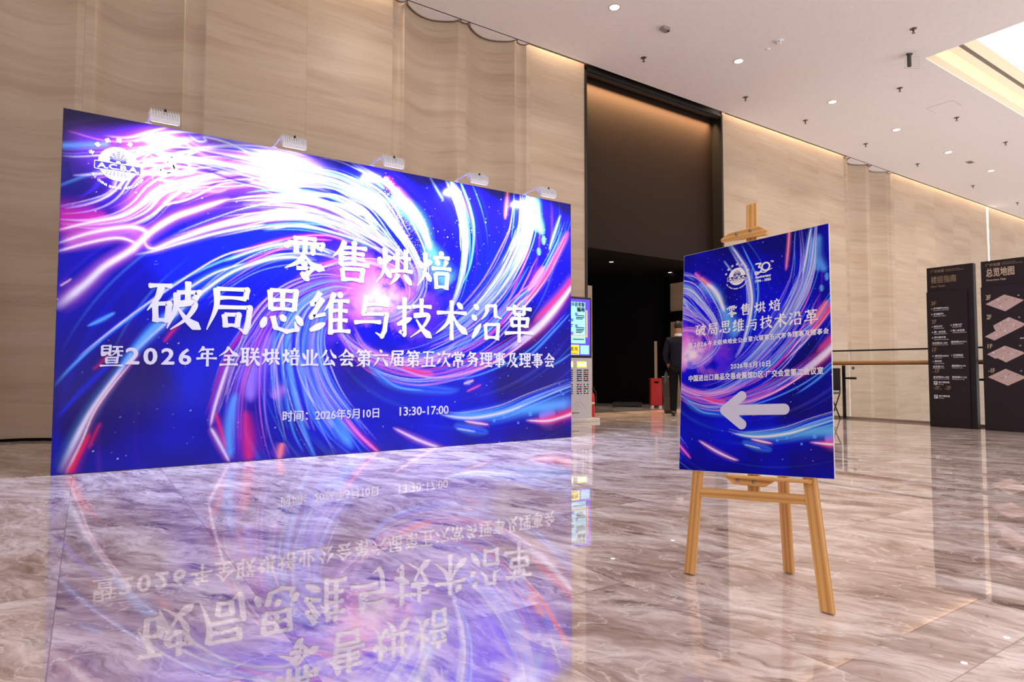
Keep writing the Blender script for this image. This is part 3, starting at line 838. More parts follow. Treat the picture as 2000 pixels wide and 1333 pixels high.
# brush-written characters: strokes in a 100 x 100 cell. h horizontal, s upright, p left sweep, n right sweep, d dot, z bent stroke
GLYPH = {
 '零': 'h25,91,75,93 d12,80,9,66 z12,80,90,82,82,68 s50,92,50,57 d26,74,37,70 d25,64,37,60 d62,74,73,70 d62,64,74,60 p50,55,36,38,7,22 n50,53,66,35,95,24 d42,38,56,31 z32,24,66,25,52,8 d42,15,60,-3',
 '售': 'p34,97,24,76,5,57 s25,76,25,40 d52,98,61,88 h28,82,87,84 s56,84,56,44 h28,69,81,70 h28,57,81,58 h24,43,93,45 s28,33,32,3 z28,32,78,33,74,3 h32,8,74,8',
 '烘': 'd10,68,17,50 p40,74,37,66,30,56 p25,92,26,60,20,30,4,6 d26,42,42,20 h46,70,93,72 s58,93,58,36 s80,93,80,36 h42,38,98,40 p60,32,54,20,40,4 d75,31,96,6',
 '焙': 'd10,68,17,50 p40,74,37,66,30,56 p25,92,26,60,20,30,4,6 d26,42,42,20 d66,98,75,87 h48,82,93,84 d56,77,63,62 p86,77,82,68,76,57 h44,54,98,56 s54,42,57,2 z54,41,88,42,85,2 h57,8,86,8',
 '破': 'h5,86,45,88 p27,86,20,62,3,36 s16,52,18,14 z16,50,41,52,38,14 h18,18,38,18 p54,75,53,44,38,2 z54,75,95,78,86,62 s74,99,74,52 p56,52,87,54,73,24,44,0 n57,43,74,20,99,2',
 '局': 'z22,88,82,90,79,70 h22,70,80,71 p22,90,22,50,5,2 z24,50,88,52,84,14,79,0,65,8 s38,36,41,8 z38,35,66,36,63,10 h41,13,64,13',
 '思': 's23,94,26,50 z23,93,79,94,75,50 h26,72,76,73 s50,93,50,52 h26,53,75,53 d15,34,7,10 z30,37,36,12,60,4,82,9,77,26 d47,40,57,26 d80,40,94,18',
 '维': 'z28,96,10,68,32,70 z34,82,8,38,40,47 d5,8,40,26 p60,97,51,74,37,54 s52,74,52,0 d70,99,77,86 h52,78,95,80 s74,80,74,8 h54,56,91,57 h54,34,91,35 h50,8,98,10',
 '与': 'z32,96,25,52,83,54,78,14,71,0,55,9 h29,75,86,77 h3,32,68,35',
 '技': 'h5,72,42,75 z24,98,24,6,11,15 d5,30,44,48 h45,77,97,79 s70,98,70,54 p48,54,89,56,72,24,40,0 n56,45,74,20,99,0',
 '术': 'h8,66,93,68 s50,99,50,-4 p48,64,36,38,5,12 n52,64,68,36,97,12 d66,93,82,78',
 '沿': 'd11,92,25,79 d5,64,19,51 d6,4,32,42 p52,93,49,72,34,53 z52,91,77,92,78,65,98,58 s46,42,49,0 z46,41,87,42,83,0 h49,7,83,7',
 '革': 'h9,87,91,90 s34,99,34,72 s66,99,66,72 h34,73,66,74 s24,62,27,38 z24,61,79,62,75,38 h27,42,75,42 h3,21,97,24 s50,74,50,-5',
 '年': 'p36,98,28,84,12,66 h28,82,83,84 h26,60,79,61 s28,60,28,37 h3,36,98,38 s54,82,54,-5',
 '全': 'p50,99,36,74,3,49 n50,96,68,70,98,49 h28,52,74,53 h26,30,76,31 h7,5,95,7 s50,52,50,6',
 '联': 'h3,90,46,92 s14,90,14,24 s36,91,36,-2 h14,68,36,69 h14,46,36,47 d1,17,45,30 d57,95,67,79 p89,95,83,84,73,73 h52,70,95,72 h47,46,98,48 p72,70,66,36,43,0 n72,46,82,22,99,0',
 '业': 's38,92,38,9 s62,94,62,9 d11,72,27,35 p91,73,82,54,69,35 h2,6,98,8',
 '公': 'p38,93,26,66,3,43 n60,95,74,66,98,45 p48,54,36,28,19,8 z20,8,52,12,81,16 d64,36,88,1',
 '会': 'p50,99,36,74,2,51 n50,96,68,72,98,53 h30,58,70,59 h13,38,89,40 p46,38,36,22,17,8 z18,8,50,10,80,14 d63,29,88,-2',
 '第': 'p22,99,16,86,3,75 h18,86,47,87 d28,84,37,73 p62,99,56,86,45,75 h58,86,95,87 d70,84,81,73 z18,66,82,68,80,50 h20,50,80,51 s20,50,18,33 h18,34,86,35 z84,35,80,8,65,13 s50,68,50,-5 p46,32,32,14,5,0',
 '六': 'd43,99,59,83 h3,66,97,68 p37,54,26,28,3,0 n60,54,76,28,97,-1',
 '届': 'z20,92,86,94,84,74 h20,74,84,75 p20,92,18,46,1,-1 s58,72,58,8 s34,52,36,3 z34,52,86,54,84,3 h36,28,84,29 h36,8,84,9',
 '五': 'h13,90,87,92 s44,90,36,5 z17,54,76,56,72,5 h1,3,99,5',
 '次': 'd7,87,25,71 d5,18,31,54 p54,99,48,80,35,61 z48,80,95,82,84,62 p66,62,60,34,33,-1 n66,50,78,24,99,-1',
 '常': 's50,99,50,82 d25,95,35,81 p77,97,72,88,63,79 s10,76,6,61 z10,76,93,78,84,64 s32,64,34,46 z32,63,68,64,66,46 h34,47,66,48 s20,36,20,3 z20,36,82,38,80,7 s50,46,50,-6',
 '务': 'p40,99,28,78,9,63 z34,86,74,88,56,70 p70,84,44,62,7,49 n34,74,60,58,97,47 z18,36,82,38,77,6,62,11 p50,50,44,24,9,-2',
 '理': 'h3,90,39,91 h5,56,37,57 s20,90,20,18 d1,11,41,28 s48,92,48,46 z48,92,92,93,90,46 h48,70,91,71 h48,46,91,47 s70,92,70,5 h48,26,93,27 h41,3,99,5',
 '事': 'h5,86,95,88 s28,74,28,58 z28,74,74,75,72,58 h28,58,72,59 z20,46,84,48,82,16 h3,32,98,34 h20,17,82,18 z50,99,50,0,36,8',
 '及': 'z15,90,70,92,58,60,83,61 p82,61,64,26,33,-2 n37,54,62,22,99,-2 p36,90,32,44,5,0',
 '暨': 's10,95,10,52 z10,95,44,96,42,61 h10,79,43,80 h10,63,42,64 d7,47,31,58 d33,61,47,47 h54,91,95,92 p74,91,68,66,47,45 h51,70,97,72 z76,68,78,48,95,49 s28,38,28,12 z28,38,74,39,72,12 h28,25,73,26 h28,13,73,14 h3,-1,97,1',
}
def brush(mb, ch, x0, z0, size, y, weight=1.0, sx=1.0):
    W = 5.3*weight
    def ribbon(q, w, yy):
        nm = normals(q)
        L, Rr = q+nm*w[:, None], q-nm*w[:, None]
        b = len(mb.v); n = len(q)
        for a in (L, Rr):
            mb.v += [(x0+p[0]*size/100*sx, yy, z0+p[1]*size/100) for p in a]
        mb.f += [(b+n+i, b+n+i+1, b+i+1, b+i) for i in range(n-1)]
    for k, tok in enumerate(GLYPH[ch].split()):
        typ = tok[0]
        v = [float(t) for t in tok[1:].split(',')]
        pts = np.array(list(zip(v[0::2], v[1::2])))
        if typ == 'h': pts = np.vstack([pts[0]+[-1, -1.0], pts[0]*.5+pts[1]*.5+[0, 0.5], pts[1]+[1, -1]]); 
        if typ == 'z':
            for a, b in zip(pts[:-1], pts[1:]):
                last = b is pts[-1] or np.allclose(b, pts[-1])
                q = np.array([a+(b-a)*t for t in np.linspace(0, 1, 7)]); u = np.linspace(0, 1, 7)
                steep = abs(b[1]-a[1]) > abs(b[0]-a[0])
                w = np.full(7, 1.02 if steep else 0.74)
                w = w*(1+0.16*np.abs(2*u-1)**2.5)
                if last and len(pts) > 3: w = w*(1-0.72*u)
                ribbon(q, w*W, y-0.00005*k)
                if not last:
                    yy = y-0.00005*k-0.00002; n = 12; r = W*1.04
                    bb = len(mb.v)
                    mb.v += [(x0+(b[0]+r*math.cos(2*math.pi*j/n))*size/100*sx, yy, z0+(b[1]+r*math.sin(2*math.pi*j/n))*size/100) for j in range(n)]
                    mb.f.append(tuple(range(bb, bb+n)))
            continue
        else:
            q, u = spline(pts, 2.2)
            if typ == 'h': w = 0.62+0.46*np.abs(2*u-1)**2.2; w[-1] *= 0.55; w[0] *= 0.5
            elif typ == 's': w = 0.95+0.28*np.abs(2*u-1)**3; w[0] *= 0.6; w[-1] *= 0.6
            elif typ == 'p': w = 1.22-1.05*u**1.5; w[0] *= .6
            elif typ == 'n': w = 0.45+1.25*np.clip(u/0.78, 0, 1)**1.5; w = np.where(u > 0.8, w*(1-0.88*((u-0.8)/0.2)), w)
            else: w = 0.35+1.25*np.sin(math.pi*np.clip(u*0.9+0.12, 0, 1))**0.8*(0.5+u*.6)
        ribbon(q, w*W, y-0.00005*k)
def brush_line(mb, s, x0, x1, z0, size, y, weight=1.0):
    n = len(s); pitch = (x1-x0-size)/(n-1)
    for i, ch in enumerate(s): brush(mb, ch, x0+i*pitch, z0, size, y, weight)

def arc_text(mb, s, cx, cz, r, a0, a1, size, y, bold, outward=True):
    """letters set round a circle from angle a0 to a1 (degrees)"""
    n = len(s)
    for i, ch in enumerate(s):
        if ch == ' ': continue
        a = R(a0+(a1-a0)*(i/(n-1) if n > 1 else 0))
        vs, fs = text_geo(ch, 1.0)
        if not vs: continue
        ax = (min(v[0] for v in vs)+max(v[0] for v in vs))/2
        az = 0.36
        rot = a-math.pi/2 if outward else a+math.pi/2
        ca, sa = math.cos(rot), math.sin(rot)
        for k, (ox, oz) in enumerate(((0, 0), (bold, 0), (-bold, 0), (0, bold), (0, -bold))):
            P = []
            for v in vs:
                px, pz = (v[0]-ax)*size+ox, (v[1]-az)*size+oz
                P.append((cx+r*math.cos(a)+px*ca-pz*sa, y-0.00003*k, cz+r*math.sin(a)+px*sa+pz*ca))
            mb.add(P, fs)

def emblem(parent, cx, cz, r, y, white, ink):
    """round association emblem: disc with a leafy tree cut out, name band and arc lettering, then the anniversary mark beside it"""
    mb = MB(); disc_xz(mb, cx, cz, r, y)
    e = flat(mb, 'emblem', white, parent)
    mb = MB(); y1 = y-0.0004*max(1, r*6)
    for k, (a, l) in enumerate(((90, .72), (68, .62), (112, .62), (46, .52), (134, .52), (28, .40), (152, .40))):
        for t in np.linspace(0.35, 1.0, 5):
            for sgn in (-1, 1):
                bx = cx+r*l*t*math.cos(R(a))*1.0; bz = cz-0.02*r+r*l*t*math.sin(R(a))*0.95
                d = R(a+sgn*38); n = 0.115*r; w = 0.042*r
                ex, ez = math.cos(d), math.sin(d)
                poly_xz(mb, [(bx, bz), (bx+ex*n*.5+ez*w, bz+ez*n*.5-ex*w), (bx+ex*n, bz+ez*n), (bx+ex*n*.5-ez*w, bz+ez*n*.5+ex*w)], y1)
    for k in range(7):                                   # ploughed field lines below the band
        xx = cx+(k-3)*0.2*r
        poly_xz(mb, [(xx-.02*r, cz-.72*r), (xx+.02*r, cz-.72*r), (cx+(xx-cx)*.8+.015*r, cz-.42*r), (cx+(xx-cx)*.8-.015*r, cz-.42*r)], y1)
    # the name band
    poly_xz(mb, [(cx-1.16*r, cz-.42*r), (cx+1.16*r, cz-.42*r), (cx+1.16*r, cz+.04*r), (cx-1.16*r, cz+.04*r)], y1-0.0001)
    flat(mb, 'tree_cutout', ink, e)
    mb = MB(); y2 = y1-0.0004*max(1, r*6)
    t = 0.025*r
    for a in ((-1.18, 1.18, .02, .06), (-1.18, 1.18, -.44, -.40), (-1.18, -1.14, -.44, .06), (1.14, 1.18, -.44, .06)):
        poly_xz(mb, [(cx+a[0]*r, cz+a[2]*r), (cx+a[1]*r, cz+a[2]*r), (cx+a[1]*r, cz+a[3]*r), (cx+a[0]*r, cz+a[3]*r)], y2)
    put_text(mb, 'A.C.B.A.', cx-1.0*r, cx+1.05*r, cz-.34*r, cz-.04*r, y2, bold=.018*r)
    arc_text(mb, '全联烘焙业公会', cx, cz, 1.42*r, 160, 20, .27*r, y2, .012*r)
    arc_text(mb, 'ALL CHINA BAKERY ASSOCIATION', cx, cz, 1.42*r, 212, 328, .19*r, y2, .008*r, outward=False)
    flat(mb, 'emblem_lettering', white, e)
    # thin divider
    mb = MB(); dx = cx+1.78*r
    poly_xz(mb, [(dx-.012*r, cz-.62*r), (dx+.012*r, cz-.62*r), (dx+.012*r, cz+.62*r), (dx-.012*r, cz+.62*r)], y)
    # 30 Th with its ribbon tail
    ax = cx+2.15*r
    def stroke(pts, w0, w1):
        q, u = spline([(ax+p[0]*r, cz+p[1]*r) for p in pts], .03*r)
        nm = normals(q); w = (w0+(w1-w0)*u)*r
        b = len(mb.v); n = len(q)
        for s in (1, -1): mb.v.extend((p[0]+s*d[0]*ww, y, p[1]+s*d[1]*ww) for p, d, ww in zip(q, nm, w))
        mb.f.extend((b+n+i, b+n+i+1, b+i+1, b+i) for i in range(n-1))
    stroke([(.0, 1.0), (.35, 1.0), (.68, .98)], .09, .09); stroke([(.68, .98), (.45, .72), (.34, .58)], .09, .08)
    stroke([(.34, .58), (.62, .50), (.72, .26), (.56, .04), (.28, .0), (.02, .12)], .09, .1)
    stroke([(.02, .12), (.0, -.12), (.22, -.2), (.6, -.02), (1.05, -.1), (1.45, .06), (1.9, .2)], .08, .04)
    disc_xz(mb, ax+1.18*r, cz+.52*r, .52*r, y, 40, .34*r)
    put_text(mb, 'Th', ax+1.72*r, ax+2.06*r, cz+.86*r, cz+1.06*r, y, bold=.012*r)
    put_text(mb, 'Anniversary', ax, ax+1.75*r, cz-.74*r, cz-.38*r, y, bold=.02*r)
    put_text(mb, '1996 - 2026', ax, ax+1.75*r, cz-1.1*r, cz-.84*r, y, bold=.02*r)
    flat(mb, 'anniversary_mark', white, parent)

SUB = '暨2026年全联烘焙业公会第六届第五次常务理事及理事会'

# ------------------------------------------------------------------ the big backdrop
BX0, BX1 = -0.215, 5.14
board = thing('backdrop_board', ((BX0+BX1)/2, 6.29, 0), 'huge blue printed event backdrop with swirling light streaks and white Chinese title', 'backdrop')
hw = (BX1-BX0)/2
mb = MB(); mb.box(-hw, hw, 0.0, 0.07, 0.0, 3.0)
mb.build('panel', mat('backdrop_frame', lin(40, 34, 60), 0.6), board, bevel=0.004)
PRINT = printed('glossy_print', 0.12, 0.26)
art_sheet('printed_sheet', 2*hw-0.004, 2.992, 860, 482, lambda X: X+BX0, lambda Z: Z, -0.002, PRINT, board, -hw+0.002, 0.006)
ox = -(BX0+BX1)/2
mb = MB(); brush_line(mb, '零售烘焙', 1.54+ox, 3.40+ox, 1.745, 0.44, -0.004, 1.05)
brush_line(mb, '破局思维与技术沿革', 0.41+ox, 4.55+ox, 1.205, 0.44, -0.004, 1.05)
flat(mb, 'title_lettering', PRINTWHITE, board)
mb = MB(); brush(mb, '暨', 0.088+ox, 0.886, 0.172, -0.004, 0.95)
put_text(mb, '2026', 0.278+ox, 0.770+ox, 0.898, 1.035, -0.004, bold=0.0062, spacing=1.25)
brush_line(mb, SUB[5:], 0.812+ox, 4.872+ox, 0.890, 0.175, -0.004, 1.18)
flat(mb, 'subtitle_lettering', PRINTWHITE, board)
mb = MB(); put_text(mb, '时间：2026年5月10日', 1.577+ox, 2.552+ox, 0.355, 0.458, -0.004, bold=0.002)
put_text(mb, '13:30-17:00', 2.785+ox, 3.37+ox, 0.365, 0.455, -0.004, bold=0.002)
flat(mb, 'time_lettering', PRINTWHITE, board)
emblem(board, 0.178+ox, 2.60, 0.145, -0.004, PRINTWHITE, mat('emblem_ink', lin(38, 22, 150), 0.3))

# floodlights on arms along its top
FLOODC = (0.62, 0.68, 1.0)
def make_flood():
    t = thing('floodlight', (0, 0, 0), '', 'light', 'floodlights along the top of the backdrop')
    Mh = Matrix.Translation((0, -0.30, -0.035)) @ Matrix.Rotation(R(48), 4, 'X')    # head tips its face to the board
    mb = MB(); mb.prism([(-0.075, 0.0), (0.075, 0.0), (0.062, 0.03), (0.02, 0.05), (-0.03, 0.05), (-0.068, 0.03)], -0.11, 0.11, 'x', Mh)
    mb.build('housing', WHITEP, t, bevel=0.004)
    for k in range(11):
        x = -0.10+k*0.02
        mb = MB(); mb.prism([(-0.07, 0.02), (0.066, 0.02), (0.052, 0.055), (-0.025, 0.075), (-0.062, 0.055)], x-0.0018, x+0.0018, 'x', Mh)
        mb.build('cooling_fin', WHITEP, t)
    mb = MB(); mb.box(-0.098, 0.098, -0.064, 0.064, -0.006, 0.001, Mh)
    mb.build('led_panel', mat('led_panel', lin(240, 240, 255), 0.4, emit=(0.85, 0.85, 1, 1), estr=6.0), t)
    mb = MB(); mb.tube([(-0.10, 0.03, 0.016), (-0.10, -0.02, 0.018), (-0.10, -0.25, 0.03), (-0.112, -0.30, -0.015)], 0.009, 8)
    mb.build('arm', WHITEP, t, smooth=True)
    mb = MB(); mb.box(-0.125, -0.075, -0.012, 0.078, 0.001, 0.007); mb.box(-0.125, -0.075, 0.0712, 0.078, -0.05, 0.007)
    mb.build('clamp', WHITEP, t, bevel=0.001)
    mb = MB(); mb.lathe([(0.012, 0), (0.012, 0.008), (0.005, 0.010), (0.005, 0.02)], 10, Mh @ Matrix.Translation((0.0, 0.0, 0.072)))
    mb.build('screw', BLACK, t)
    return t
fl0 = make_flood()
FX = [0.49, 1.55, 2.54, 3.55, 4.51]
FLAB = ['leftmost white floodlight on the backdrop top, above its round emblem', 'second white floodlight from the left along the backdrop top',
        'middle one of the five white floodlights on the backdrop top', 'second white floodlight from the right along the backdrop top',
        'rightmost white floodlight on the backdrop top, nearest the dark opening']
for k, x in enumerate(FX):
    if k == 0: fl0.location = (x, 6.29, 3.0); fl0['label'] = FLAB[0]; o = fl0
    else: o = dup(fl0, (x, 6.29, 3.0), FLAB[k])
    area('flood_beam', (0, -0.288, -0.046), (0.19, 0.11), 46, FLOODC, (0, 0.42, -0.907), 148, parent=o)

# ------------------------------------------------------------------ easel and the poster it carries
EO = Vector((2.1465, 1.5335, 0.0))
ee, ew, en = Vector((0.12187, -0.99255, 0)), Vector((0.15527, 0.01906, 0.98769)), Vector((-0.98033, -0.12037, 0.15643))
EM = Matrix(((ee.x, -en.x, ew.x, EO.x), (ee.y, -en.y, ew.y, EO.y), (ee.z, -en.z, ew.z, EO.z), (0, 0, 0, 1)))   # local x along, y back, z up the lean
easel = thing('easel', EO, 'light pine wooden artist easel standing on the marble floor, holding the arrow poster', 'easel')
EL = Matrix.Translation(-EO) @ EM
def plank(name, a, b, w, d0, d1, parent=easel, label=None):
    """board between two points (s, t) of the easel plane, width w, from depth d0 (front) to d1, with wood grain along it"""
    a, b = Vector((a[0], a[1])), Vector((b[0], b[1]))
    t = (b-a).normalized(); s = Vector((t.y, -t.x))
    q = [a-s*w/2, a+s*w/2, b+s*w/2, b-s*w/2]
    return wood(name, [(p.x, p.y) for p in q], d0, d1, parent, t)
def wood(name, poly, d0, d1, parent, t):
    mb = MB(); mb.prism(poly, d0, d1, 'y')
    o = mb.build(name, PINE, parent, bevel=0.0025)
    me = o.data
    uv = me.uv_layers.new(name='grain')
    s = Vector((t[1], -t[0])); r = random.random()*7
    for p in me.polygons:
        for li in p.loop_indices:
            c = me.vertices[me.loops[li].vertex_index].co
            uv.data[li].uv = (c.x*s[0]+c.z*s[1]+c.y*0.8+r, c.x*t[0]+c.z*t[1]+r)
    me.transform(EL)
    return o
def feet_leg(name, s0, s1, t1, w):
    # the foot is cut level with the floor: local z = 0 at the front edge
    t = Vector((s1-s0, t1)).normalized(); k = w/2/t.y
    return wood(name, [(s0-k, 0.004), (s0+k, 0.004), (s1+k, t1), (s1-k, t1)], -0.012, 0.010, easel, t)
feet_leg('leg', -0.279, -0.268, 1.37, 0.042)
feet_leg('leg', 0.279, 0.024, 1.37, 0.046)
plank('crossbar', (-0.256, 0.341), (0.186, 0.377), 0.038, -0.010, 0.008)
plank('top_crossbar', (-0.275, 1.33), (0.04, 1.345), 0.036, -0.010, 0.008)
plank('mast', (-0.030, 0.372), (-0.1225, 1.600), 0.046, 0.011, 0.027)
top = wood('top_clamp', [(-0.233, 1.434), (-0.026, 1.434), (-0.021, 1.450), (-0.061, 1.477), (-0.195, 1.466), (-0.233, 1.446)], -0.028, -0.008, easel, (1, 0.03))
wood('clamp_block', [(-0.16, 1.44), (-0.075, 1.444), (-0.078, 1.468), (-0.163, 1.463)], -0.008, 0.012, easel, (1, 0.03))
bot = wood('bottom_clamp', [(-0.104, 0.396), (0.021, 0.399), (0.059, 0.425), (0.058, 0.431), (-0.152, 0.428), (-0.152, 0.424)], -0.016, 0.0, easel, (1, 0.02))
wood('clamp_block', [(-0.07, 0.398), (0.0, 0.4), (0.0, 0.426), (-0.07, 0.424)], 0.0, 0.012, easel, (1, 0.02))
plank('ledge', (-0.1, 0.4255), (0.208, 0.4445), 0.014, -0.045, 0.002)
steel = mat('screw_steel', lin(150, 146, 140), 0.3, metal=1.0)
for par, s, t, d in ((top, -0.158, 1.456, -0.028), (top, -0.095, 1.461, -0.028), (bot, -0.083, 0.413, -0.016), (bot, -0.016, 0.414, -0.016)):
    mb = MB(); mb.lathe([(0.007, -0.001), (0.007, 0.002), (0.004, 0.0035)], 14, EL @ Matrix.Translation((s, d, t)) @ Matrix.Rotation(R(90), 4, 'X'))
    mb.build('screw', steel, par, smooth=True)
# rear prop
def prop():
    a, b = Vector((2.476, 1.592, 0.004)), Vector((2.385, 1.595, 1.28))
    t = (b-a).normalized(); s = Vector((-0.13, -0.99, 0)); s = (s-t*s.dot(t)).normalized(); n = s.cross(t)
    mb = MB(); vs = []
    for p, zc in ((a, True), (b, False)):
        for i, j in ((-1, -1), (1, -1), (1, 1), (-1, 1)):
            v = p + s*0.021*i + n*0.011*j
            if zc: v = v - t*((v.z-0.003)/t.z)
            vs.append(v-EO)
    mb.add(vs, [(0, 3, 2, 1), (4, 5, 6, 7), (0, 1, 5, 4), (1, 2, 6, 5), (2, 3, 7, 6), (3, 0, 4, 7)])
    o = mb.build('rear_leg', PINE, easel, bevel=0.0025)
    uv = o.data.uv_layers.new(name='grain')
    for p in o.data.polygons:
        for li in p.loop_indices:
            c = o.data.vertices[o.data.loops[li].vertex_index].co
            uv.data[li].uv = (c.dot(s)+c.dot(n)*0.8+3.1, c.dot(t))
prop()

PW, PH = 0.650, 0.976
px_ = Vector((0.085, -0.643, 0.042)).normalized()
pz_ = en.cross(px_).normalized()
PBL = Vector((2.149, 1.895, 0.420)) + en*0.0
poster = bpy.data.objects.new('arrow_poster', None); poster.empty_display_size = 0.1; C.objects.link(poster)
pc = PBL + px_*PW/2
poster.matrix_world = Matrix(((px_.x, -en.x, pz_.x, pc.x), (px_.y, -en.y, pz_.y, pc.y), (px_.z, -en.z, pz_.z, pc.z), (0, 0, 0, 1)))
tag(poster, 'bright blue poster with a white left-pointing arrow, leaning on the wooden easel', 'poster')
hp = PW/2
mb = MB(); mb.box(-hp, hp, 0.0003, 0.0065, 0, PH); mb.build('foam_board', WHITEP, poster)
PPRINT = printed('satin_print', 0.35, 0.12)
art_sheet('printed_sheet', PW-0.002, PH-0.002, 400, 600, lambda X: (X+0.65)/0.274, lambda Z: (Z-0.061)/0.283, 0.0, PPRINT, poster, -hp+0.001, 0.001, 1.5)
POSTERWHITE = mat('poster_white', lin(248, 248, 252), 0.4)
yp = -0.0006
def off(s): return s-hp
mb = MB(); brush_line(mb, '零售烘焙', off(.218), off(.457), .652, 0.052, yp, 1.0)
brush_line(mb, '破局思维与技术沿革', off(.066), off(.604), .585, 0.055, yp, 1.0)
flat(mb, 'title_lettering', POSTERWHITE, poster)
mb = MB(); brush(mb, SUB[0], off(.034), .536, .0235, yp, .85); put_text(mb, SUB[1:5], off(.062), off(.125), .538, .557, yp, bold=0.0008, spacing=1.2); brush_line(mb, SUB[5:], off(.131), off(.642), .537, .0225, yp, 1.3); flat(mb, 'subtitle_lettering', POSTERWHITE, poster)
mb = MB(); put_text(mb, '2026年5月10日', off(.241), off(.413), .427, .452, yp, bold=0.0006, spacing=1.15)
put_text(mb, '中国进出口商品交易会展馆D区·广交会堂第二会议室', off(.040), off(.618), .384, .412, yp, bold=0.0007, spacing=1.1); flat(mb, 'venue_lettering', POSTERWHITE, poster)
emblem(poster, off(.267), .829, .0385, yp, POSTERWHITE, mat('emblem_ink', lin(38, 22, 150), 0.3))
def capsule(mb, a, b, r, y):
    a, b = Vector(a), Vector(b); t = (b-a).normalized(); a0 = math.atan2(t.y, t.x)
    pts = [(b.x+r*math.cos(a0-math.pi/2+math.pi*k/10), b.y+r*math.sin(a0-math.pi/2+math.pi*k/10)) for k in range(11)]
    pts += [(a.x+r*math.cos(a0+math.pi/2+math.pi*k/10), a.y+r*math.sin(a0+math.pi/2+math.pi*k/10)) for k in range(11)]
    poly_xz(mb, pts, y)
mb = MB()
capsule(mb, (off(.222), .255), (off(.468), .255), .0215, yp-.0002)
capsule(mb, (off(.215), .255), (off(.292), .312), .0205, yp-.0003)
capsule(mb, (off(.215), .255), (off(.292), .196), .0205, yp-.0004)
flat(mb, 'arrow', mat('arrow_print', lin(212, 212, 238), 0.4), poster)

# ------------------------------------------------------------------ power bank kiosk behind the backdrop's right end
kx = thing('power_bank_kiosk', (6.70, 8.10, 0), 'white power bank rental kiosk with a lit screen, standing behind the backdrop end', 'kiosk', rz=R(-3))
mb = MB(); mb.box(-0.35, 0.35, 0.0, 0.22, 0.06, 1.06); mb.build('body', mat('kiosk_shell', lin(206, 204, 208), 0.35), kx, bevel=0.012)
mb = MB(); mb.box(-0.40, 0.44, -0.10, 0.30, 0.0, 0.06); mb.build('base', mat('kiosk_base', lin(214, 208, 204), 0.4), kx, bevel=0.01)
mb = MB(); mb.box(-0.35, 0.35, 0.0, 0.09, 1.06, 2.08); scr = mb.build('screen_case', BLACK, kx, bevel=0.02)
def emis(name, col, s): return mat(name, col, 0.3, emit=col, estr=s)
def sheet(name, x0, x1, z0, z1, y, m, parent):
    mb = MB(); poly_xz(mb, [(x0, z0), (x1, z0), (x1, z1), (x0, z1)], y)
    return flat(mb, name, m, parent)
sc = sheet('screen', -0.325, 0.315, 1.10, 2.04, -0.001, emis('screen_purple', lin(92, 62, 236), 0.75), kx)
mb = MB(); poly_xz(mb, [(-.30, 1.30), (.215, 1.30), (.215, 1.99), (-.30, 1.99)], -0.002); flat(mb, 'notice_page', emis('screen_cyan', lin(150, 226, 250), 0.85), sc)
mb = MB(); poly_xz(mb, [(.228, 1.40), (.262, 1.40), (.262, 1.86), (.228, 1.86)], -0.002); poly_xz(mb, [(-.25, 1.42), (.23, 1.42), (.23, 1.44), (-.25, 1.44)], -0.0022); flat(mb, 'orange_border', emis('screen_orange', lin(240, 170, 60), 0.8), sc)
mb = MB(); poly_xz(mb, [(-.32, 1.115), (.085, 1.115), (.085, 1.275), (-.32, 1.275)], -0.002); flat(mb, 'yellow_banner', emis('screen_yellow', lin(240, 240, 40), 0.9), sc)
mb = MB(); poly_xz(mb, [(.11, 1.12), (.29, 1.12), (.29, 1.27), (.11, 1.27)], -0.002); flat(mb, 'scan_panel', emis('screen_pale', lin(150, 220, 250), 0.8), sc)
mb = MB(); put_text(mb, '官方充抖音客服', -.28, .20, 1.915, 1.985, -0.003, bold=.003); put_text(mb, '骗局', .04, .20, 1.83, 1.905, -0.003, bold=.004)
flat(mb, 'notice_title', mat('screen_ink', lin(10, 40, 60), 0.6), sc)
for grp in (((1.755, .02, .195), (1.725, .02, .195), (1.70, .02, .16)), ((1.60, -.2, -.04), (1.57, -.2, -.06)), ((1.555, .02, .195), (1.525, .02, .195), (1.50, .02, .17), (1.475, .02, .14)), ((1.36, -.04, .19),)):
    mb = MB()
    for z, x0, x1 in grp: poly_xz(mb, [(x0, z), (x1, z), (x1, z+.016), (x0, z+.016)], -0.003)
    flat(mb, 'notice_paragraph', mat('screen_ink', lin(10, 40, 60), 0.6), sc)
for x, z in ((.0, 1.76), (-.09, 1.66), (.0, 1.565), (-.09, 1.44)):
    mb = MB(); poly_xz(mb, [(x, z), (x+.055, z), (x+.055, z+.05), (x, z+.05)], -0.0032); flat(mb, 'step_mark', emis('screen_mark', lin(90, 120, 220), 0.6), sc)
mb = MB(); put_text(mb, '闪抵现充', -.28, .06, 1.17, 1.24, -0.003, bold=.003); poly_xz(mb, [(-.28, 1.13), (.05, 1.13), (.05, 1.142), (-.28, 1.142)], -0.003)
flat(mb, 'banner_lettering', mat('screen_red_ink', lin(150, 60, 10), 0.6), sc)
for x in (-.24, .04):
    s = sheet('counter_display', x, x+.20, .90, 1.00, -0.001, emis('display_yellow', lin(238, 240, 60), 0.9), kx)
    mb = MB(); poly_xz(mb, [(x+.02, .925), (x+.10, .925), (x+.10, .975), (x+.02, .975)], -0.0018); poly_xz(mb, [(x+.12, .92), (x+.185, .92), (x+.185, .985), (x+.12, .985)], -0.0018)
    flat(mb, 'display_panes', emis('display_white', lin(250, 250, 250), 0.9), s)
slotm = mat('slot_black', lin(18, 16, 18), 0.5)
slots = []
LEDC = [emis('led_blue', lin(90, 130, 255), 1.5), emis('led_green', lin(60, 240, 170), 1.6), emis('led_red', lin(250, 60, 80), 1.4)]
i = 0
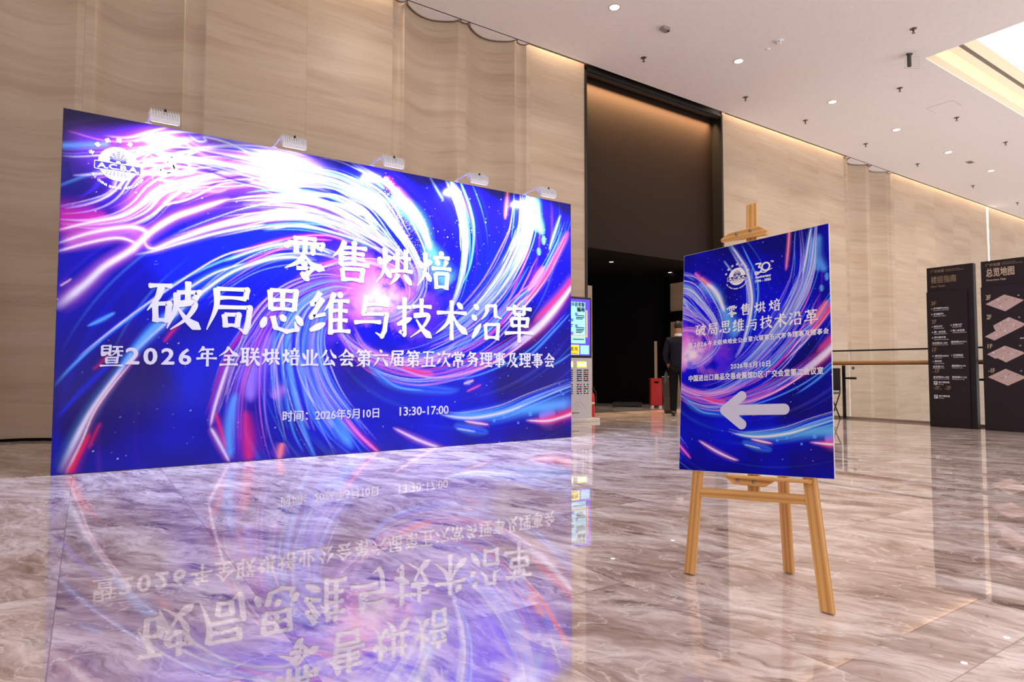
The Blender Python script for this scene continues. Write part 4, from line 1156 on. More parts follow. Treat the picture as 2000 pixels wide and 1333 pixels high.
for cxk in (-.27, -.10, .085, .225):
    for r_ in range(11):
        z = .855-r_*.035 if r_ < 6 else .84-r_*.037
        mb = MB(); mb.box(cxk-.05, cxk+.05, -.003, .004, z-.009, z+.009)
        s = mb.build('slot', slotm, kx)
        i += 1
        if (i*7) % 11 < 6:
            mb = MB(); disc_xz(mb, cxk+(.01 if i % 2 else -.005), z, .011, -.0035, 12); flat(mb, 'indicator_light', LEDC[i % 3], s)
mb = MB(); q = [(-.10, .21), (.02, .32), (.12, .32), (.22, .21)]
for a, b in zip(q, q[1:]): capsule(mb, a, b, .005, -.0008)
capsule(mb, (.0, .21), (.06, .29), .004, -.0009); capsule(mb, (.06, .29), (.13, .21), .004, -.0009); flat(mb, 'line_motif', mat('kiosk_motif', lin(176, 174, 180), 0.4), kx)
mb = MB(); poly_xz(mb, [(-.06, .135), (-.03, .135), (-.03, .165), (-.06, .165)], -.0008); flat(mb, 'badge', mat('badge_red', lin(190, 40, 40), 0.4), kx)
mb = MB(); poly_xz(mb, [(-.02, .142), (.08, .142), (.08, .158), (-.02, .158)], -.0008); flat(mb, 'small_print', mat('small_print_grey', lin(120, 90, 90), 0.5), kx)

RED = mat('red_paint', lin(196, 18, 22), 0.3)
ex = thing('fire_extinguisher', (7.30, 8.41, 0), 'red fire extinguisher on the floor, tucked behind the white kiosk', 'fire extinguisher')
mb = MB(); mb.lathe([(0.07, 0), (0.075, 0.01), (0.075, 0.40), (0.06, 0.45), (0.025, 0.475), (0.025, 0.50)], 24); mb.build('cylinder', RED, ex, smooth=True)
mb = MB(); mb.lathe([(0.0755, 0.27), (0.0757, 0.272), (0.0757, 0.30), (0.0755, 0.302)], 24); mb.build('label_band', mat('label_white', lin(220, 215, 210), 0.5), ex, smooth=True)
mb = MB(); mb.lathe([(0.022, 0.50), (0.022, 0.53), (0.012, 0.545)], 12); mb.build('valve', mat('brass', lin(190, 160, 80), 0.3, metal=1.0), ex, smooth=True)
mb = MB(); mb.box(-0.012, 0.10, -0.01, 0.01, 0.548, 0.558); mb.box(-0.012, 0.085, -0.01, 0.01, 0.52, 0.53); mb.build('handle', BLACK, ex, bevel=0.003)
mb = MB(); mb.tube([(0.02, -.01, .515), (.07, -.02, .52), (.105, -.03, .47), (.105, -.03, .36), (.098, -.03, .22)], [.009, .009, .009, .009, .013], 8); mb.build('hose', BLACK, ex, smooth=True)
# ------------------------------------------------------------------ inside the dark passage
gate = thing('pull_handle', (12.06, 11.36, 0.0), 'tall pale vertical pull handle on the dark wall behind the red bin', 'handle', rz=R(-47))
mb = MB(); mb.box(-0.035, 0.035, -0.05, -0.02, 0.55, 1.60); mb.build('bar', mat('pale_brass', lin(196, 168, 130), 0.4), gate, bevel=0.005)
for z in (0.65, 1.5):
    mb = MB(); mb.box(-0.015, 0.015, -0.02, 0.02, z-0.015, z+0.015); mb.build('bracket', BLACK, gate)
rb = thing('red_bin', (11.05, 10.42, 0), 'tall red box bin with a slot, standing before the dark end wall', 'bin', rz=R(-38))
REDB = mat('red_bin_paint', lin(176, 14, 18), 0.4)
mb = MB(); mb.box(-0.13, 0.13, -0.13, 0.13, 0.04, 0.64); mb.build('body', REDB, rb, bevel=0.008)
mb = MB(); mb.box(-0.145, 0.145, -0.145, 0.145, 0.64, 0.67); mb.build('lid', REDB, rb, bevel=0.008)
mb = MB(); mb.box(-0.05, 0.05, -0.134, -0.12, 0.56, 0.60); mb.build('slot', DARK, rb)
for a in (-1, 1):
    for b_ in (-1, 1):
        mb = MB(); mb.box(a*0.09-0.03, a*0.09+0.03, b_*0.09-0.03, b_*0.09+0.03, 0, 0.04); mb.build('foot', WHITEP, rb)
lb = thing('equipment_box', (10.62, 10.92, 0), 'low flat black equipment box lying on the passage floor, left of the red bin', 'box', rz=R(-42))
mb = MB(); mb.box(-0.33, 0.33, -0.18, 0.18, 0.012, 0.105); mb.build('case', BLACK, lb, bevel=0.02)
mb = MB(); mb.box(-0.34, 0.34, -0.19, 0.19, 0.085, 0.095); mb.build('rim', mat('rubber', lin(30, 28, 27), 0.6), lb, bevel=0.003)
for a in (-1, 1):
    for b_ in (-1, 1):
        mb = MB(); mb.lathe([(0.02, 0), (0.02, 0.013)], 10, Matrix.Translation((a*0.27, b_*0.13, 0))); mb.build('foot', mat('rubber', (0, 0, 0, 1)), lb)
gb = thing('litter_bin', (9.72, 8.78, 0), 'dark grey tapered bin with a black base, beside the person in the navy suit', 'bin', rz=R(-42))
mb = MB()
def frustum(mb, w0, w1, d0, d1, z0, z1):
    mb.add([(-w0, -d0, z0), (w0, -d0, z0), (w0, d0, z0), (-w0, d0, z0), (-w1, -d1, z1), (w1, -d1, z1), (w1, d1, z1), (-w1, d1, z1)],
           [(0, 3, 2, 1), (4, 5, 6, 7), (0, 1, 5, 4), (1, 2, 6, 5), (2, 3, 7, 6), (3, 0, 4, 7)])
frustum(mb, 0.115, 0.15, 0.115, 0.15, 0.07, 0.72); mb.build('body', mat('bin_grey', lin(62, 54, 50), 0.5), gb, bevel=0.006)
mb = MB(); frustum(mb, 0.11, 0.112, 0.11, 0.112, 0, 0.07); mb.build('base', BLACK, gb, bevel=0.004)
mb = MB(); mb.box(-0.155, 0.155, -0.155, 0.155, 0.72, 0.735); mb.build('rim', mat('bin_rim', lin(160, 148, 136), 0.4), gb, bevel=0.004)
for px, py, lab in ((9.75, 10.5, 'nearer downlight in the dark passage ceiling'), (12.0, 11.7 - 0.9, 'farther downlight in the dark passage ceiling')):
    d = thing('passage_downlight', (px, py, 3.30), lab, 'light')
    mb = MB(); mb.lathe([(0.075, 0.0), (0.075, -0.008), (0.055, -0.01), (0.05, 0.0)], 20); mb.build('ring', BLACK, d)
    mb = MB(); mb.lathe([(0.05, -0.001), (0.05, -0.004)], 20); mb.build('diffuser', lamp_mat('passage_lamp', lin(255, 236, 214), 6.0), d)
area('passage_light', (10.3, 10.6, 3.28), (0.5, 0.5), 9, (1.0, 0.82, 0.62), (0, 0, -1), 90)

# ------------------------------------------------------------------ the person, seen from behind beside the poster
def skin(name, verts, edges, radii, m, parent=None, levels=2, root=0):
    me = bpy.data.meshes.new(name)
    me.from_pydata(verts, edges, [])
    o = bpy.data.objects.new(name, me); C.objects.link(o)
    o.modifiers.new('skin', 'SKIN')
    sv = me.skin_vertices[0].data
    for i, r in enumerate(radii):
        sv[i].radius = (r, r) if isinstance(r, (int, float)) else r
        sv[i].use_root = (i == root)
    s = o.modifiers.new('sub', 'SUBSURF'); s.levels = levels; s.render_levels = levels
    dg = bpy.context.evaluated_depsgraph_get()
    m2 = bpy.data.meshes.new_from_object(o.evaluated_get(dg))
    m2.name = name
    bpy.data.objects.remove(o); bpy.data.meshes.remove(me)
    for p in m2.polygons: p.use_smooth = True
    m2.materials.clear(); m2.materials.append(m)
    o = bpy.data.objects.new(name, m2); C.objects.link(o)
    if parent: o.parent = parent
    return o
SKINM = mat('skin_tone', lin(176, 124, 94), 0.5)
NAVY = mat('navy_cloth', lin(24, 25, 40), 0.8, spec=0.2)
TROU = mat('black_cloth', lin(14, 13, 15), 0.85, spec=0.2)
person = thing('person', (9.25, 8.14, 0), 'person seen from behind in a navy suit jacket and black trousers, half behind the poster', 'person', rz=R(-52))
# local frame: facing +y, left = -x
V = [(0, 0, .95), (0, 0, 1.12), (0, -.01, 1.30), (0, -.02, 1.42), (0, -.005, 1.52), (0, .01, 1.60), (0, .02, 1.69), (0, .015, 1.735),
     (-.18, -.01, 1.40), (-.235, -.02, 1.14), (-.19, .10, .95), (-.185, .13, .90), (.18, -.01, 1.40), (.225, -.02, 1.12), (.20, .13, .92), (.195, .17, .88),
     (-.09, 0, .88), (-.10, .01, .48), (-.10, -.01, .07), (-.105, .10, .035), (.09, 0, .88), (.10, .03, .48), (.10, .02, .07), (.105, .13, .035)]
E_ = [(0, 1), (1, 2), (2, 3), (3, 4), (4, 5), (5, 6), (6, 7), (3, 8), (8, 9), (9, 10), (10, 11), (3, 12), (12, 13), (13, 14), (14, 15), (0, 16), (16, 17), (17, 18), (18, 19), (0, 20), (20, 21), (21, 22), (22, 23)]
RD = [(.13, .10), (.12, .09), (.14, .10), (.10, .08), .055, (.072, .085), (.076, .095), (.05, .06), .055, .042, .030, (.036, .02), .055, .042, .030, (.036, .02), .08, .052, .036, (.04, .03), .08, .052, .036, (.04, .03)]
body = skin('body', V, E_, RD, SKINM, person)
# fingers closing on the bag strap, and the other hand relaxed
for sx in (-1, 1):
    bx, by, bz = (-.185, .13, .90) if sx < 0 else (.195, .17, .88)
    vs, es, rs = [], [], []
    for k in range(4):
        o0 = len(vs); y = by+0.028-k*0.018; L = (.9, 1.0, .95, .75)[k]
        vs += [(bx, y, bz-.02), (bx-.006*sx, y+.006, bz-.055*L), (bx+.012*-sx, y+.012, bz-.085*L), (bx+.026*-sx, y+.008, bz-.10*L)]
        es += [(o0, o0+1), (o0+1, o0+2), (o0+2, o0+3)]; rs += [.009, .0085, .008, .007]
    o0 = len(vs); vs += [(bx-.02*sx, by+.03, bz), (bx-.035*sx, by+.05, bz-.03), (bx-.03*sx, by+.055, bz-.055)]; es += [(o0, o0+1), (o0+1, o0+2)]; rs += [.011, .009, .008]
    for a in range(4):
        skin('finger', vs[a*4:a*4+4], [(0, 1), (1, 2), (2, 3)], rs[a*4:a*4+4], SKINM, body, 1)
    skin('thumb', vs[16:], [(0, 1), (1, 2)], rs[16:], SKINM, body, 1)
# face
mb = MB()
mb.lathe([(0.006, -0.03), (0.017, -0.012), (0.012, 0.02), (0.006, 0.04)], 10, Matrix.Translation((0, .112, 1.645))); mb.build('nose', SKINM, body, smooth=True)
for sx in (-1, 1):
    mb = MB(); mb.lathe([(0.004, -.012), (0.013, -.006), (0.013, .006), (.004, .012)], 10, Matrix.Translation((sx*.032, .098, 1.665))); mb.build('eye', mat('eye_dark', lin(40, 30, 26), 0.3), body, smooth=True)
    mb = MB(); mb.lathe([(0.008, -.034), (0.02, -.02), (0.024, .012), (.012, .034)], 12, Matrix.Translation((sx*.078, .0, 1.645)) @ Matrix.Scale(.45, 4, (1, 0, 0))); mb.build('ear', SKINM, body, smooth=True)
mb = MB(); mb.lathe([(.004, -.022), (.008, 0), (.004, .022)], 8, Matrix.Translation((0, .104, 1.60)) @ Matrix.Rotation(R(90), 4, 'Y')); mb.build('mouth', mat('lip_tone', lin(150, 84, 76), 0.5), body, smooth=True)
skin('hair', [(0, -.03, 1.62), (0, -.012, 1.69), (0, .02, 1.745), (0, .075, 1.735)], [(0, 1), (1, 2), (2, 3)], [(.058, .05), (.083, .085), (.072, .085), (.05, .03)], mat('black_hair', lin(16, 13, 12), 0.6), person)
skin('jacket', [(0, 0, .84), (0, 0, 1.0), (0, -.005, 1.16), (0, -.012, 1.32), (0, -.02, 1.43), (0, -.012, 1.485),
                (-.17, -.012, 1.415), (-.245, -.025, 1.15), (-.198, .085, .975), (.17, -.012, 1.415), (.235, -.025, 1.13), (.205, .11, .95)],
     [(0, 1), (1, 2), (2, 3), (3, 4), (4, 5), (4, 6), (6, 7), (7, 8), (4, 9), (9, 10), (10, 11)],
     [(.175, .135), (.17, .13), (.16, .125), (.175, .13), (.13, .105), (.075, .07), .078, .06, .046, .078, .06, .046], NAVY, person)
skin('trousers', [(0, 0, .95), (-.09, 0, .86), (-.10, .01, .48), (-.10, -.005, .07), (.09, 0, .86), (.10, .03, .48), (.10, .015, .07)],
     [(0, 1), (1, 2), (2, 3), (0, 4), (4, 5), (5, 6)], [(.15, .115), (.098, .105), .078, .068, (.098, .105), .078, .068], TROU, person)
mb = MB(); mb.lathe([(.066, 0), (.071, .004), (.064, .045), (.060, .046)], 20, Matrix.Translation((0, -.008, 1.502))); mb.build('collar', mat('white_shirt', lin(226, 226, 230), 0.7), person, smooth=True)
for sx, dy in ((-1, -.01), (1, .02)):
    skin('shoe', [(sx*.103, dy-.03, .045), (sx*.103, dy+.06, .042), (sx*.106, dy+.16, .034), (sx*.107, dy+.20, .03)], [(0, 1), (1, 2), (2, 3)], [(.042, .045), (.045, .042), (.045, .034), (.03, .024)], mat('shoe_leather', lin(12, 11, 11), 0.3), person)
bag = thing('handbag', (9.25, 8.14, 0), 'black bag hanging from the left hand of the person in the navy suit', 'bag', rz=R(-52))
mb = MB(); mb.add([(-.27, -.13, .62), (-.205, -.13, .62), (-.205, .22, .62), (-.27, .22, .62), (-.255, -.01, .82), (-.215, -.01, .82), (-.215, .16, .82), (-.255, .16, .82)],
                  [(0, 3, 2, 1), (4, 5, 6, 7), (0, 1, 5, 4), (1, 2, 6, 5), (2, 3, 7, 6), (3, 0, 4, 7)])
mb.build('pouch', mat('bag_leather', lin(16, 15, 16), 0.45), bag, bevel=0.015)
mb = MB(); mb.tube([(-.235, .02, .815), (-.228, .06, .852), (-.222, .10, .862), (-.226, .125, .855), (-.235, .14, .815)], .006, 8); mb.build('strap', mat('bag_leather', (0, 0, 0, 1)), bag, smooth=True)

# ------------------------------------------------------------------ directory totems
PINK = mat('map_print', lin(198, 172, 166), 0.5)
def totem(name, y0, label):
    """local x runs toward the viewer's right (world -y); front faces world -x"""
    o = thing(name, (10.80, y0, 0), label, 'sign', rz=R(-90))
    mb = MB(); mb.box(0, 0.62, 0.03, 0.13, 0, 2.45); mb.build('back_slab', DARKSIGN, o, bevel=0.003)
    mb = MB(); mb.box(0.0, 0.545, 0.0, 0.03, 0.0, 2.07); mb.build('front_panel', DARKSIGN, o, bevel=0.003)
    mb = MB(); mb.box(-0.006, 0.0, 0.03, 0.13, 1.30, 1.66); mb.build('side_handle', mat('brass_edge', lin(128, 116, 70), 0.4, metal=0.6), o)
    return o
def words(lines, name, m, parent):
    mb = MB()
    for s, x0, x1, z0, z1, y in lines: put_text(mb, s, x0, x1, z0, z1, y, bold=min(0.0022, (z1-z0)*0.035))
    return flat(mb, name, m, parent)
t1 = totem('floor_guide_totem', 4.53, 'dark directory totem with rows of small white text, left of the map totem')
F, Bk = -0.002, 0.028
words([('广交会堂', .06, .24, 2.365, 2.41, Bk), ('CANTON FAIR', .26, .45, 2.39, 2.405, Bk), ('CONVENTION CENTER', .26, .50, 2.367, 2.382, Bk),
       ('楼层指南', .06, .40, 2.20, 2.31, Bk), ('Floor Guide', .06, .25, 2.14, 2.17, Bk)], 'gold_heading', GOLDTXT, t1)
for w_ in [('3F', .065, .13, 1.86, 1.92, F), ('2F', .065, .13, 1.58, 1.64, F), ('1F', .065, .12, 1.14, 1.21, F), ('-1F', .065, .15, .82, .88, F), ('-2F、-3F', .065, .30, .565, .625, F)]: words([w_], 'floor_number', GOLDTXT, t1)
L_ = [('a. 多功能厅(ABC)', .065, .30, 1.795, 1.825), ('Multi-function Hall (ABC)', .09, .30, 1.772, 1.785), ('b. 多功能厅D', .065, .23, 1.71, 1.74), ('Multi-function Hall D', .09, .26, 1.687, 1.70),
      ('c. 会议大厅', .065, .21, 1.52, 1.55), ('Conference Hall', .09, .23, 1.497, 1.51), ('d. 多宴大厅', .32, .47, 1.53, 1.56), ('Function Hall', .345, .46, 1.507, 1.52),
      ('e. 第一会议室', .065, .25, 1.435, 1.465), ('Conference Room A', .09, .27, 1.412, 1.425), ('f. 第二会议室', .32, .50, 1.445, 1.475), ('Conference Room B', .345, .52, 1.422, 1.435),
      ('g. 珠江散步道', .065, .25, 1.35, 1.38), ('Pearl River Promenade', .09, .29, 1.327, 1.34), ('会议室201-204', .065, .27, 1.265, 1.295), ('Meeting Room 201-204', .065, .28, 1.242, 1.255), ('贵宾室V5-V11', .32, .52, 1.275, 1.305), ('VIP Room V5-V11', .32, .48, 1.252, 1.265),
      ('h. 展示区(ABC)', .065, .28, 1.065, 1.095), ('Hall (ABC)', .09, .19, 1.042, 1.055), ('i. 文创商店', .32, .47, 1.075, 1.105), ('Souvenir Store', .345, .48, 1.052, 1.065), ('j. 餐饮区', .065, .19, .985, 1.015), ('Food & Drinks', .09, .22, .962, .975),
      ('会议室101', .065, .21, .905, .935), ('Meeting Room 101', .065, .22, .885, .897), ('贵宾室V3-V4', .32, .50, .915, .945), ('VIP Room V3-V4', .32, .46, .893, .905),
      ('会议室001-002', .065, .28, .745, .775), ('Meeting Room 001-002', .065, .28, .722, .735), ('贵宾室V1-V2', .32, .51, .745, .775), ('VIP Room V1-V2', .32, .48, .722, .735),
      ('地下停车场', .135, .28, .665, .695), ('Parking', .135, .20, .642, .655), ('地下停车场', .135, .28, .455, .485), ('Parking', .135, .20, .432, .445)]
words([(a, b, c, d, e, F) for a, b, c, d, e in L_], 'directory_lettering', WHITETXT, t1)
mb = MB()
for z in (.642, .432): poly_xz(mb, [(.07, z), (.12, z), (.12, z+.055), (.07, z+.055)], F)
flat(mb, 'parking_mark', WHITETXT, t1)
words([('P', .083, .108, .65, .69, F-.001), ('P', .083, .108, .44, .48, F-.001)], 'parking_letter', DARKSIGN, t1)

t2 = totem('overview_map_totem', 3.81, 'dark directory totem with four pink diamond floor maps, at the right picture edge')
words([('广交会堂', .06, .24, 2.365, 2.41, Bk), ('CANTON FAIR', .26, .42, 2.395, 2.41, Bk), ('CONVENTION CENTER', .26, .50, 2.372, 2.387, Bk)], 'gold_heading', GOLDTXT, t2)
words([('总览地图', .065, .40, 2.215, 2.34, Bk), ('Overview Map', .065, .30, 2.15, 2.18, Bk)], 'title_lettering', mat('pale_gold', lin(196, 176, 146), 0.4), t2)
for w_ in [('3F', .065, .12, 1.88, 1.95, F), ('2F', .065, .12, 1.60, 1.665, F), ('1F', .065, .12, 1.18, 1.24, F), ('-1F', .065, .14, .83, .89, F)]: words([w_], 'floor_number', mat('pale_gold', (0, 0, 0, 1)), t2)
for k, (poly, let) in enumerate(([[(.055, 1.82), (.285, 1.94), (.51, 1.84), (.29, 1.70)], [('a', .2, 1.855), ('b', .23, 1.76)]],
                          [[(.14, 1.505), (.33, 1.615), (.53, 1.50), (.15, 1.29), (.035, 1.35), (.17, 1.43), (.155, 1.45)], [('c', .37, 1.49), ('d', .16, 1.35), ('e', .31, 1.555), ('f', .22, 1.505), ('g', .27, 1.41)]],
                          [[(.055, 1.095), (.27, 1.212), (.51, 1.105), (.28, .975), (.18, 1.035), (.15, 1.03)], [('h', .34, 1.08), ('i', .12, 1.10), ('j', .23, 1.03), ('k', .25, 1.17)]],
                          [[(.055, .765), (.27, .884), (.51, .765), (.29, .645)], [('P', .26, .755)]])):
    cz = sum(p[1] for p in poly)/len(poly)
    mb = MB(); poly_xz(mb, list(reversed(poly)), F)
    mp = flat(mb, 'floor_map', PINK, t2)
    for c, x, z in let: words([(c, x, x+.022, z, z+.03, F-.001)], 'room_letter', WHITETXT, mp)
    mb = MB()
    for a, b in ((.25, .75), (.4, .55)):
        p, q = Vector(poly[0]).lerp(Vector(poly[-1]), a), Vector(poly[1]).lerp(Vector(poly[2]), a)
        capsule(mb, p.lerp(q, .08), p.lerp(q, .92), .0016, F-.0006-.0002*a)
    for sx, sz in ((.12, -.02), (.3, .02), (.2, .035), (.38, .03)):
        poly_xz(mb, [(sx+.1, cz+sz), (sx+.112, cz+sz), (sx+.112, cz+sz+.012), (sx+.1, cz+sz+.012)], F-.0012)
    flat(mb, 'plan_lines', mat('plan_ink', lin(120, 92, 88), 0.5), mp)
words([('N', .44, .458, z, z+.018, F) for z in (1.905, 1.595, 1.20, .845)], 'north_marks', WHITETXT, t2)
words([('您的位置', .45, .53, 1.30, 1.32, F)], 'note_lettering', WHITETXT, t2)

# ------------------------------------------------------------------ glass balustrade along the edge of the void
bal = thing('glass_balustrade', (11.38, 5.5, 0), 'clear glass balustrade with a brown handrail behind the easel and totems', 'balustrade')
for a, b in ((-4.2, -1.91), (-1.89, 0.56), (0.58, 2.18), (2.20, 3.70)):
    mb = MB(); mb.box(-0.008, 0.008, a, b, 0.03, 1.20); mb.build('glass_panel', GLASS, bal)
mb = MB(); mb.box(-0.014, 0.014, -4.2, 3.70, 1.20, 1.228); mb.build('top_cap', BLACK, bal)
mb = MB(); mb.box(-0.03, 0.03, -4.2, 3.70, 0.0, 0.035); mb.build('base_channel', mat('steel_channel', lin(176, 158, 136), 0.35, metal=0.5), bal)
mb = MB(); mb.tube([(-0.09, -4.2, 0.995), (-0.09, 3.70, 0.995)], 0.032, 16); mb.build('handrail', mat('handrail_wood', lin(176, 124, 62), 0.35), bal, smooth=True)
mb = MB(); mb.box(-0.11, -0.07, -4.2, 3.70, 0.955, 0.966); mb.build('rail_strip', mat('rail_dark', lin(70, 48, 26), 0.5), bal)
for y in (-3.3, -1.4, 0.64, 2.4):
    mb = MB(); mb.box(-0.055, -0.033, y-0.028, y+0.028, 0.0, 0.95); p = mb.build('post', BLACK, bal, bevel=0.003)
    mb = MB(); mb.tube([(-0.045, y, 0.72), (-0.045, y-0.22, 0.72)], [0.016, 0.022], 12); mb.build('bracket', BLACK, p, smooth=True)
    mb = MB(); mb.tube([(-0.012, y-0.16, 0.90), (-0.03, y-0.16, 0.90)], 0.028, 14); mb.build('glass_clamp', steel, p, smooth=True)

# chair mostly hidden by the poster
ch = thing('folding_chair', (10.93, 6.28, 0), 'black metal chair by the glass balustrade, mostly hidden behind the poster', 'chair', rz=R(-80))
mb = MB(); mb.box(-0.2, 0.2, -0.2, 0.2, 0.44, 0.475); mb.build('seat', mat('chair_black', lin(26, 23, 22), 0.5), ch, bevel=0.012)
mb = MB(); mb.box(-0.2, 0.2, 0.205, 0.235, 0.50, 0.90); mb.build('backrest', mat('chair_black', (0, 0, 0, 1)), ch, bevel=0.012)
for sx in (-1, 1):
    mb = MB(); mb.tube([(sx*.195, .22, .89), (sx*.195, .20, .45), (sx*.19, -.24, .011)], .011, 8); mb.build('leg', BLACK, ch, smooth=True)
    mb = MB(); mb.tube([(sx*.17, -.19, .45), (sx*.17, .25, .011)], .011, 8); mb.build('leg', BLACK, ch, smooth=True)
mb = MB(); mb.tube([(-.17, .12, .155), (.17, .12, .155)], .007, 8); mb.build('stretcher', BLACK, ch, smooth=True)

# light strip on the far wall
st = thing('wall_light_strip', (27.05, 9.27, 0), 'thin vertical white light strip on the far wall above the totems', 'light')
mb = MB(); mb.box(-0.05, 0.05, -0.02, 0.008, 0.0, 6.79); mb.build('channel', WHITEP, st)
mb = MB(); mb.box(-0.032, 0.032, -0.024, -0.02, 0.02, 6.77); mb.build('diffuser', lamp_mat('strip_glow', lin(255, 246, 226), 5.0), st)

# ------------------------------------------------------------------ ceiling fittings
DLX = [7.03, 10.26, 13.56, 16.45, 19.33, 22.17]
DLAB = ['nearest round ceiling downlight, at the top edge above the left jamb of the opening', 'second ceiling downlight along the row, over the dark opening', 'third ceiling downlight along the row from the top',
        'fourth ceiling downlight along the row, below the hanging sign', 'fifth ceiling downlight along the row, second from its far end', 'farthest ceiling downlight of the row, near the right edge']
def make_dl():
    d = thing('ceiling_downlight', (0, 0, 0), '', 'light', 'downlights in a row along the ceiling')
    mb = MB(); mb.lathe([(0.10, 0.0), (0.10, -0.006), (0.082, -0.009), (0.076, -0.002)], 28); mb.build('ring', mat('downlight_ring', lin(190, 180, 176), 0.4), d, smooth=True)
    mb = MB(); mb.lathe([(0.076, -0.001), (0.076, -0.004)], 28); mb.build('diffuser', lamp_mat('downlight_glow', lin(255, 248, 238), 14.0), d)
    return d
d0 = make_dl()
for k, x in enumerate(DLX):
    o = d0 if k == 0 else dup(d0, (0, 0, 0), DLAB[k])
    o.location = (x, 7.46, ZC); o['label'] = DLAB[k]
    area('downlight_beam', (x, 7.46, ZC-0.02), (0.16, 0.16), 26, (1.0, 0.90, 0.78), (0, 0, -1), 120, 'DISK')
area('downlight_beam', (3.8, 7.46, ZC-0.02), (0.16, 0.16), 20, (1.0, 0.90, 0.80), (0, 0.25, -1), 130, 'DISK')   # the row goes on above the picture
SPR = [(8.65, 8.39), (11.76, 8.39), (14.04, 8.39), (16.81, 8.39), (19.69, 8.39), (23.48, 8.40), (27.16, 8.39), (11.79, 5.03), (14.06, 6.29), (16.82, 6.30), (19.70, 6.29)]
SLAB = ['ceiling sprinkler above the left side of the dark opening', 'ceiling sprinkler above the right side of the dark opening', 'third ceiling sprinkler along the wall, right of the opening',
        'fourth ceiling sprinkler along the wall row', 'fifth ceiling sprinkler along the wall row', 'sixth ceiling sprinkler along the wall row, near the flat ceiling grille', 'farthest ceiling sprinkler of the wall row, near the light strip',
        'lone ceiling sprinkler high at the top right, above the hanging glass sign', 'ceiling sprinkler just below the hanging glass sign', 'ceiling sprinkler beside the access hatch', 'ceiling sprinkler at the right picture edge, beyond the hatch']
def make_spr():
    s = thing('ceiling_sprinkler', (0, 0, 0), '', 'sprinkler', 'small sprinklers dotted over the ceiling')
    mb = MB(); mb.lathe([(0.055, 0.0), (0.055, -0.006), (0.02, -0.014)], 18); mb.build('flange', mat('sprinkler_plate', lin(120, 100, 90), 0.4, metal=0.4), s, smooth=True)
    mb = MB(); mb.lathe([(0.014, -0.01), (0.014, -0.05), (0.007, -0.055), (0.007, -0.075)], 12); mb.build('stem', mat('sprinkler_stem', lin(80, 66, 58), 0.4, metal=0.4), s, smooth=True)
    mb = MB(); mb.lathe([(0.028, -0.075), (0.028, -0.079)], 14); mb.build('deflector', mat('sprinkler_plate', (0, 0, 0, 1)), s)
    return s
s0 = make_spr()
for k, (x, y) in enumerate(SPR):
    o = s0 if k == 0 else dup(s0, (0, 0, 0), SLAB[k])
    o.location = (x, y, ZC); o['label'] = SLAB[k]
sm = thing('smoke_detector', (10.23, 6.58, ZC), 'white domed smoke detector on the ceiling with dark slots', 'detector')
mb = MB(); mb.lathe([(0.075, 0.0), (0.075, -0.012), (0.058, -0.016), (0.055, -0.045), (0.035, -0.055), (0.01, -0.056)], 24); mb.build('housing', WHITEP, sm, smooth=True)
for k in range(6):
    a = k*math.pi/3
    mb = MB(); mb.box(-0.012, 0.012, -0.002, 0.002, -0.04, -0.028, Matrix.Rotation(a, 4, 'Z') @ Matrix.Translation((0, -0.0565, 0))); mb.build('slot', DARK, sm)
s2 = thing('ceiling_sensor', (10.32, 6.87, ZC), 'tiny white sensor on the ceiling next to the smoke detector', 'sensor')
mb = MB(); mb.lathe([(0.045, 0.0), (0.045, -0.008), (0.025, -0.02), (0.008, -0.022)], 20); mb.build('dome', CEIL, s2, smooth=True)
pj = thing('ceiling_camera', (8.19, 7.43, ZC), 'small grey rounded device fixed to the ceiling near the first downlight', 'camera')
mb = MB(); mb.prism([(-0.085, -.05), (0.06, -.065), (0.085, -.03), (0.085, .03), (0.06, .065), (-0.085, .05)], -0.055, 0.0, 'z'); mb.build('housing', mat('device_grey', lin(150, 138, 136), 0.5), pj, bevel=0.012)
mb = MB(); mb.lathe([(0.018, -0.055), (0.018, -0.065)], 14, Matrix.Translation((0.05, -0.03, 0))); mb.build('lens', BLACK, pj)
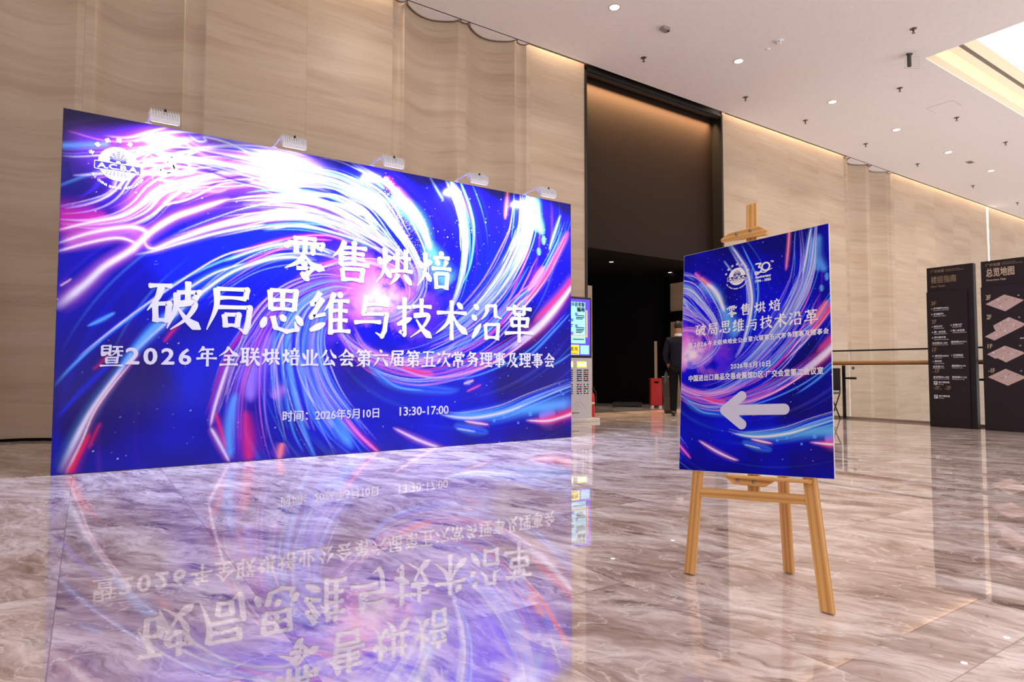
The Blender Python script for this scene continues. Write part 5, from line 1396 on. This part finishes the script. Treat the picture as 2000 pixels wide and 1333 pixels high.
sp = thing('ceiling_speaker', (10.25, 5.40, ZC), 'flat round grey speaker grille flush in the ceiling at the top', 'speaker')
mb = MB(); mb.lathe([(0.115, 0.0), (0.115, -0.004)], 32); mb.build('grille', mat('speaker_mesh', lin(140, 136, 146), 0.7), sp)
mb = MB(); mb.lathe([(0.125, 0.0), (0.125, -0.003), (0.116, -0.005)], 32); mb.build('ring', CEIL, sp)
es = thing('hanging_sign', (12.66, 5.48, ZC), 'clear glass sign hanging edge-on from the ceiling by a dark bracket', 'sign', rz=R(-34))
mb = MB(); mb.box(-0.05, 0.05, -0.02, 0.02, -0.03, 0); mb.box(-0.03, 0.015, -0.03, 0.03, -0.26, -0.02); mb.build('bracket', mat('green_black_metal', lin(58, 66, 60), 0.4), es, bevel=0.004)
mb = MB(); mb.box(-0.10, 0.19, -0.005, 0.005, -0.27, -0.06); mb.build('glass_pane', GLASS, es)
mb = MB(); mb.box(-0.10, 0.19, -0.012, 0.012, -0.285, -0.268); mb.build('bottom_rail', mat('sign_rail', lin(214, 196, 180), 0.4), es)
hp_ = thing('access_hatch', (15.91, 6.20, ZC), 'square access hatch flush in the white ceiling with a thin outline', 'hatch')
mb = MB(); mb.box(-0.235, 0.235, -0.255, 0.255, -0.004, 0.0); mb.build('cover', CEIL, hp_)
mb = MB()
for x0, x1, y0, y1 in ((-.243, .243, -.263, -.255), (-.243, .243, .255, .263), (-.243, -.235, -.255, .255), (.235, .243, -.255, .255)): mb.box(x0, x1, y0, y1, -0.002, 0.0)
mb.build('frame', mat('hatch_gap', lin(170, 156, 148), 0.7), hp_)
gv = thing('ceiling_grille', (20.76, 7.48, ZC), 'small flat grille on the ceiling near the far downlights', 'vent')
mb = MB(); mb.box(-0.14, 0.14, -0.07, 0.07, -0.006, 0); mb.build('frame', mat('grille_tan', lin(176, 150, 132), 0.6), gv)
for k in range(3):
    mb = MB(); mb.box(-0.12, 0.12, -0.05+k*0.04, -0.03+k*0.04, -0.009, -0.006); mb.build('slat', mat('grille_dark', lin(120, 100, 88), 0.6), gv)
